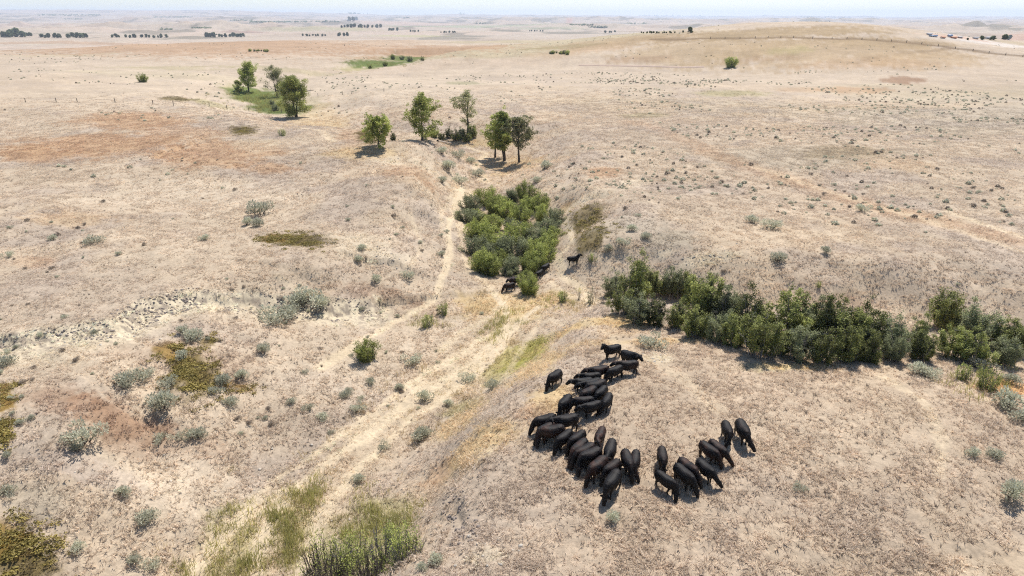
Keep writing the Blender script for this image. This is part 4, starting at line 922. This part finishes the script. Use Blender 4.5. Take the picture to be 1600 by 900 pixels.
def make_cow(name, pose, turn=0.0, step=0.0, lean=1.0):
    bm = bmesh.new()
    def add(path, hw, hh, k=14, ex=2.3):
        V, F, caps = loft(path, hw, hh, k, ex)
        vs_ = [bm.verts.new(v) for v in V]
        for f in list(F) + caps:
            try: bm.faces.new([vs_[i] for i in f])
            except ValueError: pass
    # trunk of the body: rump, hooks, deep barrel, withers, chest
    body = [(-.90, 1.10, .15, .15), (-.84, 1.07, .25, .25), (-.70, 1.03, .33, .31), (-.52, 1.00, .37, .345), (-.30, .95, .41, .375), (-.05, .91, .45, .41), (.20, .91, .44, .42), (.40, .95, .39, .41), (.56, .98, .345, .40), (.70, 1.00, .28, .35), (.82, 1.00, .21, .27)]
    add([(x_, 0, z_) for x_, z_, _, _ in body], np.array([b[2] for b in body]) * lean, [b[3] for b in body], 20, 2.4)
    add([(.30, 0, 1.24), (.52, 0, 1.29), (.68, 0, 1.25)], [.13, .16, .12], [.08, .10, .08], 10)   # withers
    for s in (-1, 1):
        add([(-.56, s * .20, 1.22), (-.46, s * .25, 1.22), (-.38, s * .22, 1.2)], [.06, .075, .05], [.06, .08, .05], 8)      # hook bones
        add([(.42, s * .22, 1.22), (.50, s * .27, .95), (.56, s * .24, .70)], [.10, .13, .10], [.14, .17, .12], 8)           # shoulder blades
        add([(-.72, s * .17, 1.15), (-.66, s * .24, .95), (-.56, s * .23, .72)], [.10, .14, .11], [.12, .20, .14], 8)        # thighs
    # neck and head
    T = turn
    if pose == 'graze':
        nk = [(.60, 0, 1.04), (.80, .03 * T, .94), (.97, .11 * T, .76), (1.08, .20 * T, .58), (1.13, .25 * T, .48)]; hd = [(1.05, .19 * T, .60), (1.13, .27 * T, .49), (1.22, .36 * T, .34), (1.29, .43 * T, .20), (1.33, .47 * T, .11), (1.35, .48 * T, .07)]
    elif pose == 'level':
        nk = [(.60, 0, 1.08), (.80, .03 * T, 1.12), (.97, .10 * T, 1.15), (1.10, .20 * T, 1.16), (1.16, .26 * T, 1.16)]; hd = [(1.06, .17 * T, 1.24), (1.17, .28 * T, 1.18), (1.32, .42 * T, 1.07), (1.44, .54 * T, .97), (1.51, .60 * T, .90), (1.53, .61 * T, .87)]
    else:
        nk = [(.58, 0, 1.10), (.76, .03 * T, 1.24), (.90, .10 * T, 1.38), (.99, .18 * T, 1.48), (1.03, .22 * T, 1.52)]; hd = [(.92, .12 * T, 1.60), (1.05, .24 * T, 1.56), (1.20, .38 * T, 1.46), (1.32, .50 * T, 1.36), (1.39, .56 * T, 1.29), (1.41, .57 * T, 1.26)]
    add(nk, [.25, .215, .175, .15, .13], [.34, .28, .225, .19, .16], 14)
    add(hd, [.15, .18, .15, .13, .12, .08], [.15, .19, .16, .13, .115, .07], 12)
    h0 = np.array(hd[0]); hdir = np.array(hd[2]) - h0; hdir /= np.linalg.norm(hdir)
    lat = np.cross(hdir, [0, 0, 1]); lat /= np.linalg.norm(lat) + 1e-6
    for s in (-1, 1):
        e0 = h0 + hdir * .05 + lat * s * .10; e1 = e0 + lat * s * .13 + np.array([0, 0, .01]) - hdir * .03; e2 = e1 + lat * s * .11 - np.array([0, 0, .03])
        add([e0, e1, e2], [.06, .09, .045], [.045, .05, .035], 8)
    # legs: shoulder - knee - fetlock - hoof, hip - stifle - hock - fetlock - hoof
    for s in (-1, 1):
        o = step * s * .16
        add([(.50, s * .19, .86), (.52 + o * .3, s * .19, .66), (.53 + o * .7, s * .18, .44), (.51 + o * .85, s * .175, .30), (.51 + o, s * .175, .12), (.54 + o, s * .175, .0)], [.125, .10, .075, .056, .055, .075], [.16, .115, .08, .06, .058, .085], 10)
        o = -step * s * .16
        add([(-.60, s * .20, .92), (-.54 + o * .2, s * .21, .70), (-.66 + o * .6, s * .20, .50), (-.74 + o * .8, s * .19, .40), (-.70 + o, s * .185, .22), (-.68 + o, s * .185, .10), (-.65 + o, s * .185, .0)], [.155, .13, .09, .07, .056, .055, .075], [.21, .175, .105, .08, .06, .058, .085], 10)
    sw = .05 * turn
    add([(-.86, 0, 1.24), (-.94, sw * .3, 1.16), (-.97, sw, .95), (-.96, sw * 1.6, .72), (-.94, sw * 2, .55), (-.93, sw * 2, .42)], [.045, .034, .027, .027, .042, .02], [.045, .034, .027, .027, .042, .02], 8)
    me0 = bpy.data.meshes.new(name); bm.to_mesh(me0); bm.free()
    tmp = bpy.data.objects.new(name + '_tmp', me0); COL.objects.link(tmp)
    md = tmp.modifiers.new('r', 'REMESH'); md.mode = 'VOXEL'; md.voxel_size = 0.024; md.use_smooth_shade = True
    sm = tmp.modifiers.new('s', 'SMOOTH'); sm.factor = 0.5; sm.iterations = 3
    dc = tmp.modifiers.new('d', 'DECIMATE'); dc.ratio = 0.42
    dg = bpy.context.evaluated_depsgraph_get(); dg.update()
    me = bpy.data.meshes.new_from_object(tmp.evaluated_get(dg)); me.name = name
    bpy.data.objects.remove(tmp)
    me.materials.clear(); me.materials.append(M_COW)
    me.polygons.foreach_set('use_smooth', np.ones(len(me.polygons), bool))
    return me
COWS_M = {'g0': make_cow('grazing_cow', 'graze', 0.15, 0.6), 'gl': make_cow('grazing_cow', 'graze', 1.0, -0.5), 'gr': make_cow('grazing_cow', 'graze', -1.0, 0.8),
          'up': make_cow('standing_cow', 'up', 0.5, 0.3), 'lv': make_cow('standing_cow', 'level', -0.2, 0.4), 'll': make_cow('standing_cow', 'level', 0.9, -0.6)}
# rump (u, v), head or chest (u, v), height of that second point, pose, bleach, label
COWS = [
 (968, 537, 945, 541, 1.25, 'up', .1, 'black cow with raised head, farthest of the herd, looking west'),
 (975, 548, 1000, 556, 1.2, 'lv', .1, 'black cow behind the herd facing east, side on'),
 (996, 563, 956, 565, 1.25, 'lv', .7, 'big brownish-backed cow standing side on at the herd\'s far end, rump to the east'),
 (971, 568, 940, 582, 1.2, 'g0', .2, 'black cow just in front of the big side-on cow, pushing into the huddle'),
 (950, 570, 920, 575, 1.2, 'lv', .9, 'reddish-brown backed cow at the back of the far huddle'),
 (938, 580, 908, 583, 1.2, 'lv', .2, 'black cow at the far huddle\'s west rim, ears showing, behind the lowest-headed one'),
 (926, 588, 893, 594, 1.1, 'lv', .1, 'black cow whose head sticks out westmost from the far huddle'),
 (938, 590, 903, 599, 1.15, 'lv', .1, 'black cow third from the far huddle\'s west rim, head hidden'),
 (945, 593, 902, 606, 1.15, 'g0', .3, 'black cow wedged in the middle of the far huddle'),
 (930, 602, 902, 618, 1.15, 'g0', .6, 'faintly brown cow in the near row of the far huddle'),
 (947, 599, 928, 617, 1.2, 'g0', .1, 'black cow at the east rim of the far huddle, rump high'),
 (926, 619, 892, 640, .3, 'g0', .5, 'black cow grazing west under the far huddle, head at the ground'),
 (939, 624, 908, 634, 1.1, 'lv', .1, 'large black cow at the near side of the far huddle, shadow beneath it'),
 (954, 609, 940, 648, .3, 'gr', .1, 'black cow facing the camera at the near east corner of the far huddle'),
 (875, 576, 853, 603, .5, 'g0', .2, 'lone black cow walking downhill, apart on the west side of the herd'),
 (890, 614, 870, 640, 1.0, 'g0', .1, 'black cow heading downhill between the lone cow and the near row'),
 (868, 645, 832, 668, .5, 'g0', .3, 'black cow at the westmost tip of the near row, behind another'),
 (866, 656, 840, 690, .2, 'gl', .6, 'brownish cow at the westmost tip of the near row, grazing nearest the grass edge'),
 (901, 648, 870, 655, 1.15, 'lv', .2, 'black cow standing side on between the near row and the far huddle'),
 (881, 664, 855, 684, .4, 'g0', .9, 'reddish-brown cow third along the near row from the west'),
 (893, 667, 876, 700, .2, 'g0', .1, 'black cow fourth along the near row from the west'),
 (914, 668, 890, 695, .7, 'g0', .3, 'black cow fifth along the near row, straight behind the brown one'),
 (916, 683, 892, 724, .2, 'g0', .9, 'brown-backed cow grazing sixth along the near row'),
 (928, 691, 907, 714, .6, 'g0', .5, 'dark cow mostly hidden between the brown-backed cow and a big black one'),
 (937, 699, 902, 735, .2, 'gl', .2, 'big black cow with wide back grazing in the near row\'s middle'),
 (943, 661, 932, 688, 1.0, 'll', 1.0, 'brown cow standing behind the near row, rump up the slope'),
 (958, 682, 951, 707, 1.1, 'lv', .2, 'black cow walking behind the near row, head hidden by its neighbour'),
 (947, 711, 924, 750, .2, 'g0', .9, 'reddish cow grazing beside the nearest black cow, on its west'),
 (968, 713, 942, 753, .2, 'g0', .4, 'dark brown cow grazing between the reddish cow and the nearest one'),
 (976, 698, 981, 738, .2, 'g0', .3, 'black cow facing the camera, second from the east end of the near row'),
 (995, 696, 990, 742, .2, 'gl', .4, 'black cow facing the camera at the east end of the near row'),
 (967, 731, 946, 781, .2, 'g0', .1, 'nearest black cow of the herd, grazing in front of the row'),
 (1034, 691, 1037, 722, 1.0, 'g0', .3, 'black cow walking towards the camera behind another, west end of the eastern bunch'),
 (1025, 730, 1050, 748, 1.15, 'gr', .1, 'black cow standing side on with legs showing, west end of the eastern bunch'),
 (1056, 722, 1086, 771, .2, 'g0', .1, 'big black cow grazing nearest the camera in the eastern bunch'),
 (1064, 713, 1092, 757, .3, 'g0', .9, 'brown-backed cow close behind the big black one in the eastern bunch'),
 (1092, 714, 1113, 753, .3, 'gl', .1, 'black cow with its head out to the east, in front of two brown ones'),
 (1095, 685, 1126, 729, .2, 'g0', .6, 'dark brown cow grazing downhill, middle of the eastern bunch'),
 (1110, 682, 1138, 727, .2, 'gl', .9, 'brown cow beside the dark brown one, uphill side, middle of the eastern bunch'),
 (1133, 653, 1139, 694, .2, 'gr', .2, 'black cow grazing towards the camera, west one of the eastmost pair'),
 (1155, 653, 1166, 700, .2, 'gl', .3, 'dark brown tinged cow, east one of the eastmost pair'),
 (889, 403, 903, 397, 1.3, 'up', .1, 'black cow standing on the trail east of the round thicket, head up'),
 (803, 440, 783, 454, .3, 'g0', 1.0, 'dark brown cow grazing at the near tip of the round thicket'),
 (808, 432, 790, 442, 1.0, 'lv', 1.0, 'brown cow half hidden in the thicket behind the grazing brown one'),
 (858, 408, 846, 419, 1.0, 'g0', .1, 'black cow half under the shrubs at the thicket\'s east edge'),
 (848, 418, 838, 428, 1.0, 'g0', .1, 'black cow in deep shade under the thicket, near its tip'),
]
random.seed(11)
for ru, rv, hu, hv, hz, pose, bl, lb in COWS:
    a_ = at(ru, rv, 1.18); b_ = at(hu, hv, hz)
    d = b_[:2] - a_[:2]; d /= np.hypot(*d)
    s_ = random.uniform(.83, .97)
    c_ = a_[:2] + d * .80 * s_
    zf = float(zat(*(c_ + d * .5 * s_))); zb = float(zat(*(c_ - d * .65 * s_)))
    o = obj('cow', COWS_M[pose]); o.location = (c_[0], c_[1], (zf * .65 + zb * .5) / 1.15 - 0.02)
    o.rotation_euler = (0, -max(-.14, min(.14, math.atan2(zf - zb, 1.15 * s_))), math.atan2(d[1], d[0])); o.scale = (s_, s_ * random.uniform(.88, 1.0), s_)
    o['bleach'] = float(bl)
    tag(o, lb, 'cow', 'herd of black cattle on the knoll' if rv > 500 else 'cattle by the round thicket')

# ------------------------------------------------------------------ logs, fences, road
def log_at(u0, v0, u1, v1, r, label):
    a_ = at(u0, v0); b_ = at(u1, v1); b = Build(); rg = np.random.default_rng(int(u0))
    p0 = np.array([a_[0], a_[1], a_[2] + r]); p1 = np.array([b_[0], b_[1], b_[2] + r]); b.tube(spath(rg, np.zeros(3), p1 - p0, 6, .05), np.linspace(r, r * .5, 6), 8)
    b.tube([(p1 - p0) * .6, (p1 - p0) * .6 + np.array([.3, .2, .9])], [r * .4, r * .15], 5)
    tag(obj('fallen_log', b.mesh('fallen_log', M_LOG, True), None, p0), label, 'log')
log_at(684, 222, 706, 226, .28, 'bleached fallen log lying below the tall lone cottonwood')
log_at(476, 143, 490, 141.5, .22, 'fallen log beside the big dark cottonwood')
log_at(733, 226, 741, 227, .18, 'short dead log on the bare earth between the trees')
def post_mesh(h):
    b = Build(); b.tube([(0, 0, -.4), (0, 0, h * .5), (.02, .01, h)], [.09, .085, .08], 7); b.tube([(.02, .01, h), (.02, .01, h + .01)], [.08, .01], 7)
    return b.mesh('fence_post', M_POST)
PM = [post_mesh(1.35), post_mesh(1.5)]
def fence(pix, label, group, wire_label, steps=None, s=1.0):
    pts = [at(u, v) for u, v in pix]
    if steps:
        out = []
        for a_, b_ in zip(pts[:-1], pts[1:]):
            n = max(1, int(np.hypot(*(b_ - a_)[:2]) / steps))
            for i in range(n):
                q = a_[:2] + (b_[:2] - a_[:2]) * i / n; out.append(np.array([q[0], q[1], float(zat(*q))]))
        pts = out + [pts[-1]]
    for i, p in enumerate(pts):
        o = obj('fence_post', PM[i % 2], None, p); o.rotation_euler = (random.uniform(-.06, .06), random.uniform(-.06, .06), random.random() * 6); o.scale = (s, s, 1); tag(o, '%s post from the west %s' % (ORD[i], label) if i < 20 else '%s post from the east %s' % (ORD[len(pts) - 1 - i], label), 'post', group)
    b = Build()
    P3 = np.array(pts)
    for hh in (.5, .8, 1.1): b.tube(P3 - P3[0] + np.array([0, 0, hh]), .012, 3)
    tag(obj('fence_wire', b.mesh('fence_wire', M_WIRE), None, P3[0]), wire_label, 'wire')
fence([(40, 160), (88, 160), (121, 160), (180, 160), (239, 163), (271, 165), (327, 166), (355, 171), (389, 174), (440, 176)], 'in the sagging fence across the western plain', 'posts of the western fence', 'thin wires of the fence across the western plain', s=1.3)
fence([(497, 151), (535, 148), (549, 147), (600, 143)], 'in the short fence east of the big cottonwood', 'posts by the cottonwood', 'thin wires of the short fence east of the cottonwood', s=1.2)
fence([(1110, 60.5), (1180, 60), (1240, 59), (1300, 61), (1370, 63), (1440, 69), (1520, 80), (1598, 89)], 'in the long dark fence over the hill', 'posts of the hill fence', 'wires of the long fence over the hill', steps=9, s=2.4)
def road(pix, half, name, label):
    pts = np.array([at(u, v)[:2] for u, v in pix]); out = []
    for a_, b_ in zip(pts[:-1], pts[1:]):
        n = max(2, int(np.hypot(*(b_ - a_)) / 4)); out += [a_ + (b_ - a_) * i / n for i in range(n)]
    out = np.array(out + [pts[-1]])
    for _ in range(12): out[1:-1] = (out[:-2] + out[1:-1] * 2 + out[2:]) / 4
    tg = np.gradient(out, axis=0); tg /= np.linalg.norm(tg, axis=1, keepdims=True); nn = np.c_[-tg[:, 1], tg[:, 0]]
    rows = []
    zc = zat(out[:, 0], out[:, 1]) + .35
    for o_, dz in ((-half - 1.2, -.9), (-half, 0), (half, 0), (half + 1.2, -.9)):
        q = out + nn * o_; rows.append(np.c_[q, np.maximum(zc, zat(q[:, 0], q[:, 1]) + .25) + dz])
    V = np.stack(rows, 1).reshape(-1, 3); n = len(out)
    F = [(i * 4 + j, i * 4 + j + 1, i * 4 + j + 5, i * 4 + j + 4) for i in range(n - 1) for j in range(3)]
    tag(obj(name, np_mesh(name, V, np.array(F), M_ROAD)), label, 'road', kind='structure')
road([(905, 102), (940, 102.3), (985, 103.5), (1040, 104.5), (1100, 104.8), (1100, 104.6)], 1.7, 'dirt_road', 'pinkish dirt road along the foot of the hill')

# ------------------------------------------------------------------ far trees and the farm
FT = [gen_tree(980 + i, 12, 11, base=.08, stems=2, dens=.5, leaf=1.1, leafmat=M_FARTREE) for i in range(4)]
def far_tree(u, v, hpx, label, group):
    p = at(u, v); k = mpp(p) * hpx / 12.0
    plant('far_tree', 'tree', label, p, FT[random.randrange(4)], (k * random.uniform(1.2, 1.8), k * 1.4, k * 1.05), None, group, parts=('trunk', 'crown'))
for u0, u1, v, h, n, lb in [(2, 36, 58, 11, 7, 'dark tree in the big grove at the west edge of the valley'), (38, 52, 56, 6, 3, 'dark tree in the trio just east of the big western grove'), (64, 98, 59, 6, 6, 'dark tree in the second grove of the valley from the west'), (102, 138, 59, 7, 7, 'dark tree in the third grove of the valley from the west'),
                            (172, 262, 59, 5, 14, 'dark tree in the long thin valley row'), (322, 384, 58, 6.5, 11, 'dark tree in the valley row before the brown field'), (470, 512, 56.5, 3.5, 8, 'dark tree in the low clump west of the valley meadow'), (525, 546, 56.5, 5, 4, 'dark tree in the small clump by the valley meadow'),
                            (530, 596, 43, 5, 12, 'dark tree in the grove across the valley meadow'), (605, 622, 48, 4, 4, 'dark tree in the small copse beyond the valley meadow'), (640, 656, 50, 3, 4, 'dark tree in the tiny copse on the far meadow'), (685, 714, 51.5, 3, 6, 'dark tree in the flat row at the end of the far meadow'), (545, 560, 32, 6, 4, 'dark tree in the far clump above the valley meadow'),
                            (826, 850, 49, 2.5, 6, 'dark tree in the short far row before the badlands'), (945, 962, 51, 3, 4, 'dark tree in the small row left of the long dark row'), (1000, 1056, 52, 3, 14, 'dark tree in the long dark row behind the hill')]:
    for i in range(n): far_tree(u0 + (u1 - u0) * (i + random.uniform(.1, .9)) / n, v + random.uniform(-.6, .4), h * random.uniform(.6, 1.1), lb.replace('dark tree in', 'dark tree, %s from west in' % ORD[i]), 'far valley trees')
far_tree(1079, 51, 8, 'lone round tree standing behind the shoulder of the hill', None)
far_tree(1067, 51, 3, 'small tree left of the lone round tree behind the hill', None)
for u, h, lb in ((1512, 3, 'small round tree between the farm sheds'), (1534, 6, 'round dark tree west of the farm house'), (1552, 6, 'wide dark tree beside the farm house'), (1548, 5, 'dark tree crowding the farm house wall'), (1570, 8, 'biggest dark tree at the east end of the farm'), (1576, 7, 'dark tree at the outer east end of the farm')):
    far_tree(u, 62.5, h, lb, None)
def farm(u, v, wpx, dpx, hpx, wall, roof, label, cat, door=True):
    p = at(u, v); k = mpp(p); W_, D_, H_ = wpx * k / 2, dpx * k / 2, hpx * k * .62; R_ = hpx * k * .42
    o = bpy.data.objects.new('farm_building', None); COL.objects.link(o); o.location = p; o.rotation_euler = (0, 0, random.uniform(-.3, .3)); tag(o, label, cat, 'farm buildings in the valley')
    V = np.array([(x_, y_, z_) for x_ in (-W_, W_) for y_ in (-D_, D_) for z_ in (-1.5, H_)] + [(-W_, 0, H_ + R_ * .97), (W_, 0, H_ + R_ * .97)])
    obj('wall', np_mesh('wall', V, [np.array([[0, 4, 5, 1], [2, 3, 7, 6]]), np.array([[0, 1, 8, 3, 2], [4, 6, 7, 9, 5]])], wall), o)
    e = .4; RV = np.array([(x_, y_, z_ + t) for t in (0, .25) for x_ in (-W_ - e, W_ + e) for y_, z_ in ((-D_ - e, H_ - e * R_ / D_), (0, H_ + R_), (D_ + e, H_ - e * R_ / D_))])
    obj('roof', np_mesh('roof', RV, np.array([[6, 9, 10, 7], [7, 10, 11, 8], [0, 1, 4, 3], [1, 2, 5, 4], [0, 3, 9, 6], [2, 8, 11, 5], [0, 6, 7, 1], [1, 7, 8, 2], [3, 4, 10, 9], [4, 5, 11, 10]]), roof), o)
    def opening(nm, xc, z0, z1, hw):
        y0 = -D_ - .06
        V = np.array([(xc - hw, y0, z0), (xc + hw, y0, z0), (xc + hw, y0, z1), (xc - hw, y0, z1), (xc - hw, y0 + .05, z0), (xc + hw, y0 + .05, z0), (xc + hw, y0 + .05, z1), (xc - hw, y0 + .05, z1)])
        obj(nm, np_mesh(nm, V, np.array([[0, 1, 2, 3], [3, 2, 6, 7], [0, 4, 5, 1], [0, 3, 7, 4], [1, 5, 6, 2]]), M_DOOR), o)
    opening('door', 0, 0, H_ * .75, W_ * .16)
    for f in (-.6, .6): opening('window', W_ * f, H_ * .35, H_ * .75, W_ * .12)
for a_ in [(1452, 54.5, 6, 5, 2.2, M_WALLW, M_ROOFG, 'low pale shed at the farm\'s western end', 'shed'), (1458, 57.5, 10, 5, 2.2, M_WALLW, M_ROOFB, 'long low white barn with bluish roof at the farm', 'barn'), (1473, 60, 5, 4, 2.4, M_WALLW, M_ROOFO, 'small shed with rust-coloured roof at the farm', 'shed'), (1484, 58, 5, 4, 3.4, M_WALLW, M_ROOFB, 'blue-roofed barn in the middle of the farm', 'barn'),
           (1490, 60, 7, 4, 2.2, M_WALLR, M_ROOFO, 'red shed in front of the blue-roofed barn', 'shed'), (1500, 59.5, 5, 4, 2.0, M_WALLR, M_ROOFG, 'low red shed east of the blue-roofed barn', 'shed'), (1524, 61, 6, 5, 2.6, M_WALLW, M_ROOFG, 'grey-roofed house among the farm trees', 'house'), (1543, 61, 7, 5, 3, M_WALLW, M_ROOFG, 'white house between the two dark trees of the farm', 'house')]: farm(*a_)
# distant woods: one mass
def woods():
    b = Build(); rg = np.random.default_rng(9)
    for u0, u1, v, n, s in [(545, 780, 21.5, 240, 1.0), (650, 690, 20.5, 60, 1.3), (700, 722, 20.5, 40, 1.2), (390, 480, 34.5, 110, .8), (480, 530, 34, 30, .8), (360, 400, 32, 30, .8), (240, 300, 27, 60, .7), (60, 160, 24, 90, .7), (100, 130, 30, 30, .6), (890, 930, 39, 40, .8), (920, 948, 43, 30, 1), (980, 1010, 37, 30, .7), (1000, 1200, 24, 120, .6), (1250, 1330, 27, 50, .6), (300, 330, 44, 40, .9), (250, 270, 46, 30, .8), (740, 760, 37, 12, .8), (620, 640, 28, 12, .8)]:
        for _ in range(n):
            p = at(rg.uniform(u0, u1), v + rg.normal() * .35); k = mpp(p) * s
            C = p + np.c_[rg.normal(size=(9, 2)) * 1.1 * k, np.abs(rg.normal(size=9)) * .9 * k]
            b.leaves(C, 1.7 * k, rg.random(9), rng=rg)
    tag(obj('far_woods', b.mesh('far_woods', M_FARTREE)), 'dark distant woods on the ridges and in the valley', 'woods', kind='stuff')
woods()
